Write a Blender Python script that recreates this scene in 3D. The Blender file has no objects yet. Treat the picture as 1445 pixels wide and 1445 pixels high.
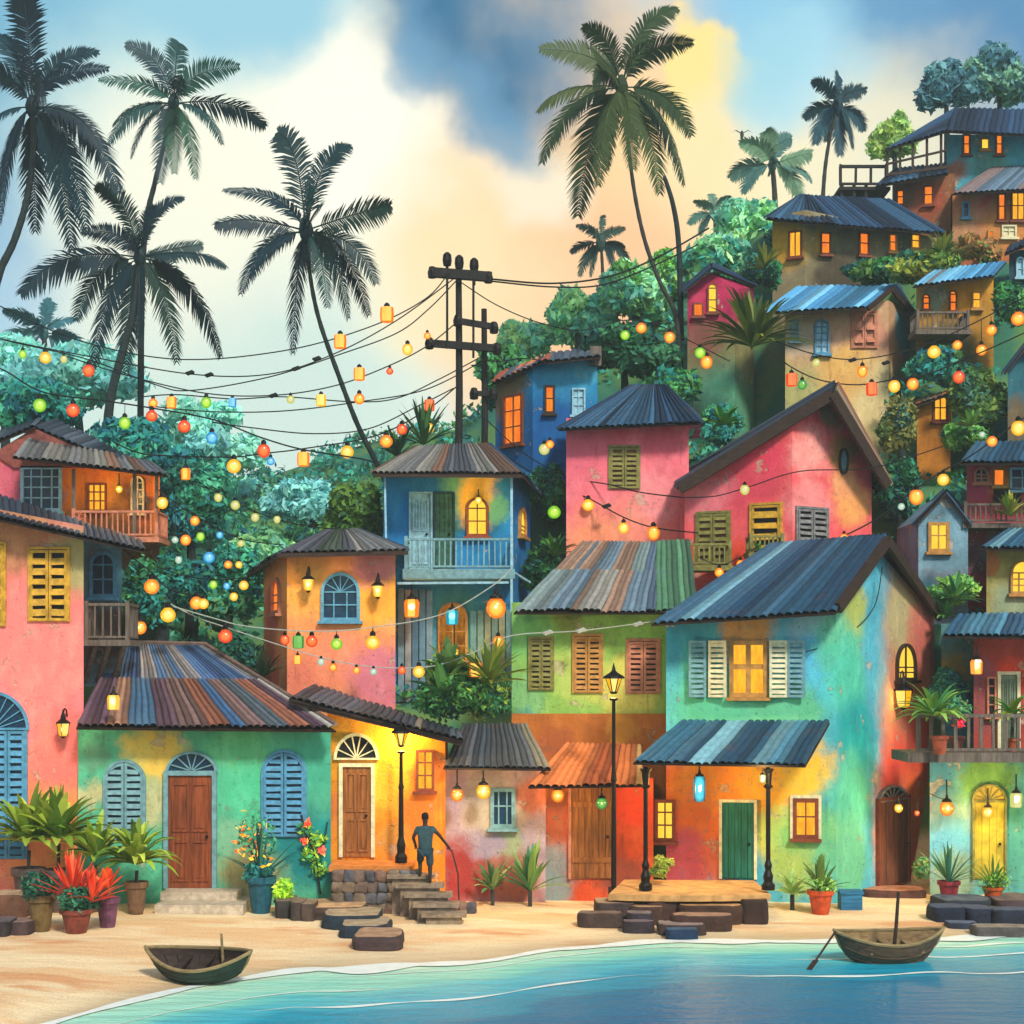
import bpy, math, random
import numpy as np
from mathutils import Vector, Matrix, noise as mnoise
R = math.radians
rng = random.Random(7)
sc = bpy.context.scene
col = sc.collection

# ------------------------------------------------------------ camera, sky, sun, exposure
F, CY, CH, HZ = 2400.0, -48.0, 6.0, 950.0
cam = bpy.data.cameras.new('camera'); cam_o = bpy.data.objects.new('camera', cam); col.objects.link(cam_o)
cam_o.location = (0, CY, CH); cam_o.rotation_euler = (R(90), 0, 0)
cam.sensor_width = 36; cam.lens = 36*F/1445; cam.shift_y = (HZ-722.5)/1445
cam.clip_end = 3000; cam.clip_start = 0.1
sc.camera = cam_o
SUN_EL, SUN_AZ = 40, 157          # azimuth of the sun, degrees clockwise from north (+Y)
sun = bpy.data.lights.new('sun', 'SUN'); sun.energy = 2.6; sun.angle = R(9); sun.color = (1, .93, .82)
sun_o = bpy.data.objects.new('sun', sun); col.objects.link(sun_o)
sd = Vector((math.sin(R(SUN_AZ))*math.cos(R(SUN_EL)), math.cos(R(SUN_AZ))*math.cos(R(SUN_EL)), math.sin(R(SUN_EL))))
sun_o.rotation_euler = sd.to_track_quat('Z', 'Y').to_euler()
sc.view_settings.view_transform = 'Standard'; sc.view_settings.look = 'None'
sc.view_settings.exposure = 0.5; sc.view_settings.gamma = 1
sc.cycles.use_denoising = True
sc.cycles.max_bounces = 5; sc.cycles.diffuse_bounces = 3; sc.cycles.glossy_bounces = 2
sc.cycles.transparent_max_bounces = 6; sc.cycles.volume_bounces = 0
sc.cycles.sample_clamp_indirect = 4

def hx(h):
    h = h.lstrip('#'); v = [int(h[i:i+2], 16)/255 for i in (0, 2, 4)]
    return tuple((c/12.92 if c <= .04045 else ((c+.055)/1.055)**2.4) for c in v)+(1,)

def at(px, py, Y):
    d = Y-CY
    return Vector(((px-722.5)/F*d, Y, CH+(HZ-py)/F*d))
def sc_(Y): return F/(Y-CY)                      # pixels per metre at depth Y

class NT:
    def __init__(s, tree): s.t = tree; s.t.nodes.clear()
    def n(s, typ, **kw):
        o = s.t.nodes.new(typ)
        for k, v in kw.items():
            if k == 'i':
                for a, b in v.items():
                    if isinstance(b, bpy.types.NodeSocket): s.t.links.new(b, o.inputs[a])
                    else: o.inputs[a].default_value = b
            else: setattr(o, k, v)
        return o
    def mix(s, f, a, b, mode='MIX'):
        o = s.n('ShaderNodeMix', data_type='RGBA', blend_type=mode)
        for k, v in ((0, f), (6, a), (7, b)):
            if isinstance(v, bpy.types.NodeSocket): s.t.links.new(v, o.inputs[k])
            else: o.inputs[k].default_value = v
        return o.outputs[2]
    def math(s, op, a, b=0.0, c=0.0):
        o = s.n('ShaderNodeMath', operation=op)
        for k, v in enumerate((a, b, c)):
            if isinstance(v, bpy.types.NodeSocket): s.t.links.new(v, o.inputs[k])
            else: o.inputs[k].default_value = v
        return o.outputs[0]
    def vm(s, op, a, b=(0, 0, 0)):
        o = s.n('ShaderNodeVectorMath', operation=op)
        for k, v in enumerate((a, b)):
            if isinstance(v, bpy.types.NodeSocket): s.t.links.new(v, o.inputs[k])
            else: o.inputs[k].default_value = v
        return o
    def rng(s, v, a, b, c=0.0, d=1.0, smooth=True):
        o = s.n('ShaderNodeMapRange', interpolation_type='SMOOTHSTEP' if smooth else 'LINEAR')
        s.t.links.new(v, o.inputs[0])
        for k, q in zip((1, 2, 3, 4), (a, b, c, d)): o.inputs[k].default_value = q
        return o.outputs[0]
    def noise(s, vec, scale, detail=3, rough=.5):
        o = s.n('ShaderNodeTexNoise'); s.t.links.new(vec, o.inputs['Vector'])
        o.inputs['Scale'].default_value = scale; o.inputs['Detail'].default_value = detail; o.inputs['Roughness'].default_value = rough
        return o

world = bpy.data.worlds.new('World'); sc.world = world; world.use_nodes = True
w = NT(world.node_tree)
sky = w.n('ShaderNodeTexSky', sky_type='NISHITA', sun_disc=False, sun_elevation=R(SUN_EL), sun_rotation=R(SUN_AZ), air_density=1.2, dust_density=1.0)
g = w.n('ShaderNodeTexCoord').outputs['Generated']
nz = w.noise(g, 7.0, 5, .55).outputs['Color']
nz2 = w.vm('SCALE', w.vm('SUBTRACT', nz, (.5, .5, .5)).outputs[0]); nz2.inputs['Scale'].default_value = .13
gd = w.vm('NORMALIZE', w.vm('ADD', g, nz2.outputs[0]).outputs[0]).outputs[0]
c = w.mix(1.0, sky.outputs[0], (1, 1, 1, 1), 'MULTIPLY')
# thin high veil, then cloud banks, each at its own bearing in the sky: (px, py, radius px, colour, opacity, softness)
sep = w.n('ShaderNodeSeparateXYZ', i={0: gd})
veil = w.rng(sep.outputs[2], .42, -.02)
c = w.mix(w.math('MULTIPLY', veil, .62), c, tuple(v*9.0 for v in hx('#a9d2d8')[:3])+(1,))
SKY = [(150, -60, 420, '#5f9cc4', .85, .8), (40, 0, 260, '#4f94b8', .9, .7), (330, -60, 200, '#5fa6c6', .8, .7), (330, 60, 280, '#9ccbd8', .8, .7), (180, 240, 160, '#cfe2d6', .7, .8), (1250, -40, 420, '#86bedc', .95, .7), (1445, 20, 230, '#4c7ea8', .85, .8),
       (400, 460, 320, '#f2f2da', .95, .6), (590, 260, 250, '#f7f3dc', .95, .45), (330, 620, 300, '#bcd8d2', .8, .8), (480, 170, 120, '#f6f3e2', .9, .45), (240, 330, 150, '#f6f0d8', .6, .8),
       (860, 340, 270, '#f6cf9c', 1, .5), (900, 250, 200, '#f5cf98', .9, .5), (1010, 115, 82, '#f6dc8e', 1, .2), (1035, 190, 95, '#f4dea4', .9, .4), (1050, 290, 170, '#f5deaa', .9, .6),
       (1240, 240, 150, '#f0e6c0', .8, .7), (800, 450, 200, '#f5c090', .9, .6), (640, 430, 130, '#f5e4b4', .7, .8), (720, 250, 70, '#f0efdc', .6, .7),
       (690, -20, 150, '#2f7096', .9, .8), (640, 90, 80, '#2f6c92', .85, .8), (665, 175, 50, '#5c92b4', .8, .8), (590, 100, 50, '#6f9fbe', .7, .9), (1140, 90, 90, '#a6d6e4', .8, .8), (1090, 60, 60, '#9accd8', .6, .9)]
for px, py, r, hxc, op, sf in SKY:
    d = Vector(((px-722.5)/F, 1, (HZ-py)/F)).normalized()
    dist = w.vm('DISTANCE', gd, tuple(d)).outputs['Value']
    m = w.rng(dist, r/F*(1+sf*.6), r/F*(1-sf*.75))
    c = w.mix(w.math('MULTIPLY', m, op), c, tuple(v*9.0 for v in hx(hxc)[:3])+(1,))
bg = w.n('ShaderNodeBackground', i={'Color': c, 'Strength': .1})
w.n('ShaderNodeOutputWorld', i={0: bg.outputs[0]})

# ------------------------------------------------------------ materials
def newmat(name):
    m = bpy.data.materials.new(name); m.use_nodes = True
    return m, NT(m.node_tree)
def finish(t, color, rough=.8, bump=None, bdist=.02, metal=0.0, spec=.3, bstr=.6):
    b = t.n('ShaderNodeBsdfPrincipled', i={'Base Color': color, 'Roughness': rough, 'Metallic': metal, 'Specular IOR Level': spec})
    if bump is not None:
        bp = t.n('ShaderNodeBump', i={'Height': bump, 'Distance': bdist, 'Strength': bstr})
        t.t.links.new(bp.outputs[0], b.inputs['Normal'])
    t.n('ShaderNodeOutputMaterial', i={0: b.outputs[0]})
    return b
LEAFGAIN = 2.7
def dk(c, f): return tuple(v*f for v in c[:3])+(1,)
def simple(name, h, rough=.7, var=.3, scale=6, metal=0.0, bd=.01):
    m, t = newmat(name); p = t.n('ShaderNodeNewGeometry').outputs['Position']
    c = hx(h) if isinstance(h, str) else h
    n = t.noise(p, scale, 5, .6).outputs[0]
    cc = t.mix(t.rng(n, .3, .7), dk(c, 1-var), dk(c, 1+var*.5))
    finish(t, cc, rough, t.noise(p, scale*5, 3).outputs[0], bd, metal)
    return m
def paint(name, base, blobs=(), Y=0, grime=.5, grime_col='#5a4a44', spots=.5):
    """aged limewash: patches of different paint bleeding into one another, stains, flaking and pits"""
    m, t = newmat(name); p = t.n('ShaderNodeNewGeometry').outputs['Position']
    no = t.noise(p, .55, 4, .6).outputs['Color']
    v = t.vm('SCALE', t.vm('SUBTRACT', no, (.5, .5, .5)).outputs[0]); v.inputs['Scale'].default_value = 1.5
    no2 = t.noise(p, 3.5, 3, .6).outputs['Color']
    v2 = t.vm('SCALE', t.vm('SUBTRACT', no2, (.5, .5, .5)).outputs[0]); v2.inputs['Scale'].default_value = .5
    q = t.vm('ADD', t.vm('ADD', p, v.outputs[0]).outputs[0], v2.outputs[0]).outputs[0]
    b = hx(base)
    c = t.mix(t.rng(t.noise(p, 1.1, 4, .6).outputs[0], .35, .65), dk(b, .86), dk(b, 1.12))
    for bl in blobs:
        px, py, r, h = bl[:4]; yy = bl[4] if len(bl) > 4 else Y
        d = t.vm('DISTANCE', q, tuple(at(px, py, yy))).outputs['Value']
        rm = r/sc_(yy)
        c = t.mix(t.rng(d, rm*1.35, rm*.55), c, hx(h))
    # brushed, cloudy wash
    wash = t.noise(t.vm('MULTIPLY', p, (1, 1, .55)).outputs[0], 2.3, 6, .65).outputs[0]
    c = t.mix(t.rng(wash, .42, .75, 0, .5), c, (1, .97, .9, 1), 'SOFT_LIGHT')
    c = t.mix(t.rng(t.noise(p, 5.5, 6, .75).outputs[0], .5, .7, 0, .35), c, dk(b, .45))
    # grime blotches and drips (long in z)
    dr = t.noise(t.vm('MULTIPLY', p, (3.2, 3.2, .45)).outputs[0], 1.3, 5, .65).outputs[0]
    c = t.mix(t.rng(dr, .56, .78, 0, grime), c, hx(grime_col), 'MULTIPLY')
    bl_ = t.noise(p, 1.7, 7, .72).outputs[0]
    c = t.mix(t.rng(bl_, .6, .7, 0, grime*.8), c, hx(grime_col))
    pe = t.noise(p, 1.15, 9, .68).outputs[0]
    c = t.mix(t.rng(pe, .615, .63, 0, .6), c, t.mix(t.rng(t.noise(p, 8, 3).outputs[0], .4, .6), hx('#b09c82'), hx('#c9b79a')))
    fk = t.noise(p, 9, 4, .6).outputs[0]
    c = t.mix(t.rng(fk, .66, .72, 0, spots), c, hx('#3c3a3a'), 'MULTIPLY')
    vo = t.n('ShaderNodeTexVoronoi', feature='DISTANCE_TO_EDGE'); t.t.links.new(q, vo.inputs['Vector']); vo.inputs['Scale'].default_value = .8
    crk = t.rng(vo.outputs[0], .012, 0, 0, .35)
    crk = t.math('MULTIPLY', crk, t.rng(t.noise(p, .7, 2).outputs[0], .5, .6))
    c = t.mix(crk, c, hx('#40302c'))
    h = t.math('ADD', t.noise(p, 14, 6, .7).outputs[0], t.math('ADD', t.math('MULTIPLY', t.rng(fk, .66, .72), -.6), t.math('MULTIPLY', t.rng(pe, .615, .63), -.8)))
    finish(t, c, .9, h, .03, 0, .15, .8)
    return m
def attr_mat(name, rough=.6, metal=0.0, scale=4, var=.35, rust=0.0, bd=.01, transl=0.0):
    m, t = newmat(name); p = t.n('ShaderNodeNewGeometry').outputs['Position']
    a = t.n('ShaderNodeAttribute', attribute_name='Col').outputs['Color']
    n = t.noise(p, scale, 5, .65).outputs[0]
    c = t.mix(t.rng(n, .3, .7, .0, var), a, (.0, .0, .0, 1)) if var else a
    if rust:
        n2 = t.noise(p, 1.3, 6, .7).outputs[0]
        c = t.mix(t.rng(n2, .55, .68, 0, rust), c, hx('#7a4a30'))
    if transl:
        d = t.n('ShaderNodeBsdfPrincipled', i={'Base Color': c, 'Roughness': rough, 'Specular IOR Level': .25})
        tr = t.n('ShaderNodeBsdfTranslucent', i={'Color': c})
        mx = t.n('ShaderNodeMixShader', i={0: transl, 1: d.outputs[0], 2: tr.outputs[0]})
        t.n('ShaderNodeOutputMaterial', i={0: mx.outputs[0]})
    else: finish(t, c, rough, t.noise(p, 12, 4).outputs[0], bd, metal)
    return m
def emit(name, h, s, var=0.0, h2=None):
    m, t = newmat(name); c = hx(h)
    if var:
        p = t.n('ShaderNodeNewGeometry').outputs['Position']
        n = t.noise(t.vm('MULTIPLY', p, (5, 5, 1.4)).outputs[0], 1.6, 5, .65).outputs[0]
        c = t.mix(t.rng(n, .35, .62, 0, var), c, hx(h2 or '#ff8a20'))
    e = t.n('ShaderNodeEmission', i={'Color': c, 'Strength': s})
    t.n('ShaderNodeOutputMaterial', i={0: e.outputs[0]})
    m.cycles.emission_sampling = 'NONE'
    return m
def bulbmat(name, h, core, s):
    """a glowing tinted globe: hot where you look through to the filament, deep colour at the rim"""
    m, t = newmat(name)
    lw = t.n('ShaderNodeLayerWeight', i={'Blend': .45}).outputs['Facing']
    c = t.mix(t.rng(lw, .0, .45), hx(core), hx(h))
    e = t.n('ShaderNodeEmission', i={'Color': c, 'Strength': s})
    gl = t.n('ShaderNodeBsdfGlossy', i={'Color': (1, 1, 1, 1), 'Roughness': .1})
    mx = t.n('ShaderNodeMixShader', i={0: .06, 1: e.outputs[0], 2: gl.outputs[0]})
    t.n('ShaderNodeOutputMaterial', i={0: mx.outputs[0]})
    m.cycles.emission_sampling = 'NONE'
    return m
def wood(name, h, axis=2, var=.5, scale=1.0):
    m, t = newmat(name); p = t.n('ShaderNodeNewGeometry').outputs['Position']
    s = [9*scale, 9*scale, 9*scale]; s[axis] = .8*scale
    n = t.noise(t.vm('MULTIPLY', p, tuple(s)).outputs[0], 1.6, 6, .65).outputs[0]
    n2 = t.noise(p, 1.5, 3).outputs[0]; c = hx(h)
    cc = t.mix(t.rng(n, .3, .7), dk(c, 1-var), dk(c, 1.25))
    cc = t.mix(t.rng(n2, .4, .7, 0, .4), cc, dk(c, .45))
    finish(t, cc, .7, n, .012, 0, .25)
    return m
M = dict(
    roof=attr_mat('corrugated_iron', .6, .1, 5, .3, .16), roofm=attr_mat('slate_blue_iron', .5, .2, 5, .25, .1),
    leaf=attr_mat('leaves', .5, 0, 2, .15, 0, .0, .3), palm=attr_mat('palm_leaves', .55, 0, 1.5, .2, 0, 0, .18),
    rock=attr_mat('field_stone', .85, 0, 3, .5, 0, .05), bark=simple('palm_bark', '#3a3a35', .9, .4, 5, 0, .03),
    darkbark=simple('dark_bark', '#22302f', .9, .4, 5, 0, .03),
    iron=simple('black_iron', '#1a1614', .45, .3, 10, .5), wire=simple('black_cable', '#101414', .6, .2), wwire=simple('pale_cable', '#a4a89c', .6, .2),
    dwood=wood('dark_timber', '#3b2a20', 0), gwood=wood('grey_timber', '#6f6357'), pole=wood('pole_timber', '#23211f'),
    bluew=simple('blue_paint', '#4f8fb0', .6, .3), pblue=simple('pale_blue_paint', '#8fbccb', .6, .3), tealw=simple('teal_grey_paint', '#6f9aa0', .6, .3),
    dblue=simple('dark_blue_glass', '#16344e', .2, .4, 3), dark=simple('dark_interior', '#15171a', .8, .3, 3), cream=simple('cream_paint', '#d8cfa6', .6, .25),
    yel=simple('yellow_shutter_paint', '#c99a2e', .6, .4, 5), brown=wood('brown_door_wood', '#8a4522', 2, .55), obrown=wood('orange_brown_wood', '#a0622c', 2, .55),
    rust=simple('rust_red_paint', '#7c3a20', .6, .3), olive=simple('olive_paint', '#7f7a3c', .6, .4), grey=simple('grey_paint', '#7c7a78', .7, .4), green=wood('green_door_wood', '#1f6b57', 2, .45),
    ochre=simple('ochre_paint', '#b5813c', .6, .3), salmon=simple('salmon_paint', '#c07a5c', .6, .3),
    lit=emit('lit_pane', '#ffc02e', .85, .75, '#ff9420'), lito=emit('orange_lit_pane', '#ff9020', .8, .7, '#e8601c'), lity=emit('yellow_lit_pane', '#ffd848', .85, .6, '#ffc02e'),
    b_y=bulbmat('yellow_bulb', '#ffb000', '#ffe878', 0.92), b_o=bulbmat('orange_bulb', '#f57a10', '#ffcf50', 0.92), b_r=bulbmat('red_bulb', '#f0401c', '#ff8a40', 0.82),
    b_g=bulbmat('green_bulb', '#7ccc20', '#d8ff60', 0.75), b_b=bulbmat('blue_bulb', '#1f98e0', '#8fe4ff', 0.75), b_w=bulbmat('pale_bulb', '#a8d8c0', '#f4ffe8', 0.61),
    b_t=bulbmat('teal_bulb', '#0a98b0', '#60f0ff', 0.75), b_l=bulbmat('pale_yellow_bulb', '#d8d860', '#fff8b0', 0.65), b_e=bulbmat('green_lantern_glass', '#30a050', '#90e060', 0.61),
)
# ------------------------------------------------------------ mesh builder (world coordinates)
WL = {}                                            # world location of every object made here
class MB:
    def __init__(s): s.v = []; s.f = []; s.c = []
    def add(s, vs, fs, c=(.5, .5, .5, 1)):
        o = len(s.v); s.v += [tuple(p) for p in vs]
        for q in fs: s.f.append([i+o for i in q]); s.c.append(c)
    def box(s, M4, lo, hi, c=(.5, .5, .5, 1), taper=0):
        vs = []
        for z in (lo[2], hi[2]):
            k = 1-taper if z == hi[2] else 1
            for x, y in ((lo[0], lo[1]), (hi[0], lo[1]), (hi[0], hi[1]), (lo[0], hi[1])):
                cx, cy = (lo[0]+hi[0])/2, (lo[1]+hi[1])/2
                vs.append(M4 @ Vector((cx+(x-cx)*k, cy+(y-cy)*k, z)))
        s.add(vs, [(3, 2, 1, 0), (4, 5, 6, 7), (0, 1, 5, 4), (1, 2, 6, 5), (2, 3, 7, 6), (3, 0, 4, 7)], c)
    def beam(s, a, b, wd, ht=None, c=(.5, .5, .5, 1), up=Vector((0, 0, 1))):
        a = Vector(a); b = Vector(b); d = b-a; L = d.length
        if L < 1e-5: return
        d.normalize()
        if abs(d.dot(up)) > .98: up = Vector((0, 1, 0))
        x = d.cross(up).normalized(); z = x.cross(d)
        m = Matrix((x, d, z)).transposed().to_4x4(); m.translation = a
        ht = ht or wd
        s.box(m, (-wd/2, 0, -ht/2), (wd/2, L, ht/2), c)
    def tube(s, pts, r, n=8, c=(.5, .5, .5, 1), cap=True):
        pts = [Vector(p) for p in pts]; k = len(pts)
        rs = r if isinstance(r, (list, tuple)) else [r]*k
        rings = []; ref = Vector((.13, .31, .94))
        for i, p in enumerate(pts):
            d = (pts[min(i+1, k-1)]-pts[max(i-1, 0)]).normalized()
            x = d.cross(ref)
            if x.length < .1: x = d.cross(Vector((1, 0, 0)))
            x.normalize(); y = d.cross(x)
            rings.append([p+(x*math.cos(6.2832*j/n)+y*math.sin(6.2832*j/n))*rs[i] for j in range(n)])
        vs = [p for q in rings for p in q]; fs = []
        for i in range(k-1):
            for j in range(n): fs.append((i*n+j, i*n+(j+1) % n, (i+1)*n+(j+1) % n, (i+1)*n+j))
        if cap: fs += [tuple(range(n))[::-1], tuple(range((k-1)*n, k*n))]
        s.add(vs, fs, c)
    def lathe(s, o, prof, n=14, c=(.5, .5, .5, 1), sx=1, sy=1):
        o = Vector(o); vs = []; fs = []
        for r, z in prof:
            for j in range(n): vs.append(o+Vector((r*sx*math.cos(6.2832*j/n), r*sy*math.sin(6.2832*j/n), z)))
        k = len(prof)
        for i in range(k-1):
            for j in range(n): fs.append((i*n+j, i*n+(j+1) % n, (i+1)*n+(j+1) % n, (i+1)*n+j))
        fs += [tuple(range(n))[::-1], tuple(range((k-1)*n, k*n))]
        s.add(vs, fs, c)
    def build(s, name, mat, parent=None, label=None, smooth=False, origin=None):
        if not s.v: return None
        a = np.array(s.v)
        org = Vector(origin) if origin is not None else Vector(((a[:, 0].min()+a[:, 0].max())/2, (a[:, 1].min()+a[:, 1].max())/2, a[:, 2].min()))
        me = bpy.data.meshes.new(name)
        me.from_pydata([tuple(Vector(p)-org) for p in s.v], [], s.f)
        at_ = me.color_attributes.new('Col', 'FLOAT_COLOR', 'CORNER')
        arr = np.repeat(np.array([tuple(x)[:4] for x in s.c], dtype=np.float32), [len(f) for f in s.f], axis=0)
        at_.data.foreach_set('color', arr.ravel())
        if smooth: me.polygons.foreach_set('use_smooth', [True]*len(me.polygons))
        me.materials.append(M[mat] if isinstance(mat, str) else mat); me.update()
        o = bpy.data.objects.new(name, me); col.objects.link(o)
        if parent: o.parent = parent; o.location = org-WL[parent.name]
        else: o.location = org
        WL[o.name] = org
        if label: o['label'] = label
        return o
def tag(o, label=None, cat=None, group=None, kind=None):
    for k, v in (('label', label), ('category', cat), ('group', group), ('kind', kind)):
        if v: o[k] = v
    return o
def thing(name, label, cat, loc, group=None):
    o = bpy.data.objects.new(name, None); col.objects.link(o); o.location = loc; o.empty_display_size = .3
    WL[o.name] = Vector(loc); return tag(o, label, cat, group)

# ------------------------------------------------------------ walls and things set on them
class Face:
    """a vertical wall plane through two ground points given as (pixel column, depth)"""
    def __init__(s, p0, Y0, p1, Y1=None):
        Y1 = Y0 if Y1 is None else Y1
        a, b = at(p0, HZ, Y0), at(p1, HZ, Y1); a.z = b.z = 0
        s.o = a; s.u = (b-a).normalized(); s.n = Vector((s.u.y, -s.u.x, 0))   # n points out, to the viewer's side
    def hit(s, px, py):
        d = Vector(((px-722.5)/F, 1, (HZ-py)/F)); c0 = Vector((0, CY, CH))
        t = (s.o-c0).dot(s.n)/d.dot(s.n); return c0+d*t
    def loc(s, px, py):
        h = s.hit(px, py); return (h-s.o).dot(s.u), h.z
    def P(s, x, out, z): return s.o+s.u*x+s.n*out+Vector((0, 0, z))
    def rect(s, r):
        x0, _ = s.loc(r[0], (r[1]+r[3])/2); x1, _ = s.loc(r[2], (r[1]+r[3])/2)
        xm = (r[0]+r[2])/2; z1 = s.loc(xm, r[1])[1]; z0 = s.loc(xm, r[3])[1]
        return x0, z0, x1-x0, z1-z0
    def mat(s, x, z, out=0):                         # local x right, y inward, z up
        m = Matrix((s.u, -s.n, Vector((0, 0, 1)))).transposed().to_4x4(); m.translation = s.P(x, out, z); return m
def outline(w_, h_, arch, ins=0.0, n=12, round_=1.0):
    a = w_/2-ins
    if not arch: return [(-a, ins), (a, ins), (a, h_-ins), (-a, h_-ins)]
    rise = min(w_/2*round_, h_*.6)
    hs = h_-rise; pts = [(-a, ins), (a, ins)]
    for i in range(n+1):
        t = math.pi*i/n; pts.append((a*math.cos(t), hs+(rise-ins)*math.sin(t)))
    return pts
def plate(mb, m, pts, y0, y1, c=(.5, .5, .5, 1)):     # polygon in x,z between two depths (y inward)
    n = len(pts); vs = [m @ Vector((x, y0, z)) for x, z in pts]+[m @ Vector((x, y1, z)) for x, z in pts]
    mb.add(vs, [tuple(range(n)), tuple(range(n, 2*n))[::-1]]+[(i, n+i, n+(i+1) % n, (i+1) % n) for i in range(n)], c)
def ring(mb, m, A, B, y0, y1, c=(.5, .5, .5, 1)):
    n = len(A); vs = [m @ Vector((x, y, z)) for y in (y0, y1) for P_ in (A, B) for x, z in P_]
    fs = []
    for i in range(n):
        j = (i+1) % n
        fs += [(i, j, n+j, n+i), (2*n+i, 3*n+i, 3*n+j, 2*n+j), (i, 2*n+i, 2*n+j, j), (n+i, n+j, 3*n+j, 3*n+i)]
    mb.add(vs, fs, c)
def window(f, r, parent, fm='cream', pm='lit', cols=2, rows=2, arch=False, t=.07, sill=True, name='window', fan=False, bar=.04):
    x0, z0, W, H = f.rect(r); m = f.mat(x0+W/2, z0)
    mb = MB(); A, B = outline(W, H, arch), outline(W, H, arch, t)
    ring(mb, m, A, B, -.1, .01)
    top = H-(W/2 if arch else 0)
    for i in range(1, cols):
        x = -W/2+W*i/cols; mb.box(m, (x-bar/2, -.06, t), (x+bar/2, -.012, (H-t if i*2 == cols else top) if not fan else top))
    for i in range(1, rows):
        z = t+(top-t)*i/rows; mb.box(m, (-W/2+t, -.055, z-bar/2), (W/2-t, -.014, z+bar/2))
    if arch:
        mb.box(m, (-W/2+t, -.058, top-bar/2), (W/2-t, -.016, top+bar/2))
        if fan:
            for a in (30, 60, 90, 120, 150) if fan is True else fan:
                e = m @ Vector(((W/2-t)*math.cos(R(a)), -.035, top+(W/2-t)*math.sin(R(a)))); mb.beam(m @ Vector((0, -.035, top)), e, bar*.8, .03)
    o = mb.build(name, fm, parent)
    mp = MB(); plate(mp, m, outline(W, H, arch, t*.6), -.012, -.004); mp.build('pane', pm, o)
    if sill:
        ms = MB(); ms.box(m, (-W/2-.08, -.2, -.09), (W/2+.08, .01, -.003)); ms.build('sill', fm, o)
    return o
def shutter_leaf(f, cx, z0, W, H, parent, fm, out=.03, arch=None, ang=0, sp=.16, name='shutter'):
    m = f.mat(cx, z0, out) @ Matrix.Rotation(ang, 4, 'Z')
    mb = MB(); t = min(.07, W*.17)
    def top(x):                                     # height of the leaf's top at x (arch centred at arch[0], half width arch[1])
        if not arch: return H
        k = max(0.0, 1-((x+arch[0])/arch[1])**2); return H-arch[1]*arch[2]+arch[1]*arch[2]*math.sqrt(k)
    n = 8; A = [(-W/2, 0), (W/2, 0)]+[(W/2-W*i/n, top(W/2-W*i/n)) for i in range(n+1)]
    def ins(p, q=t):
        x = max(-W/2+q, min(W/2-q, p[0])); z = max(q, p[1]); z = min(z, top(x)-q); return (x, z)
    ring(mb, m, A, [ins(p) for p in A], -.06, 0)
    z = t+sp*.5
    while z < H-t:
        # slat width limited by the arch
        xl, xr = -W/2+t*.8, W/2-t*.8
        if arch:
            while xl < xr and top(xl) < z+t: xl += .02
            while xr > xl and top(xr) < z+t: xr -= .02
        if xr-xl > .04:
            a = rng.uniform(.35, .75)
            mm = m @ Matrix.Translation((0, -.03, z)) @ Matrix.Rotation(-a, 4, 'X') @ Matrix.Rotation(rng.uniform(-.04, .04), 4, 'Y')
            mb.box(mm, (xl, -.028, -sp*.36), (xr, -.012, sp*.36))
        z += sp
    return mb.build(name, fm, parent), A
def shutters(f, r, parent, fm='yel', leaves=2, arch=False, sp=.16, back='dark', frame=None, ang=0):
    x0, z0, W, H = f.rect(r); m = f.mat(x0+W/2, z0)
    mb = MB(); ring(mb, m, outline(W+.12, H+.06, arch), outline(W+.12, H+.06, arch, .07), -.07, .01)
    o = mb.build('window', frame or fm, parent)
    mp = MB(); plate(mp, m, outline(W, H, arch, .0), -.012, -.004); mp.build('pane', back, o)
    lw = W/leaves
    for i in range(leaves):
        cx = -W/2+lw*(i+.5)
        shutter_leaf(f, x0+W/2+cx, z0+.02, lw*.96, H-.05, o, fm, .03, (cx, W/2, 1.0) if arch else None, 0, sp)
    return o
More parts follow.
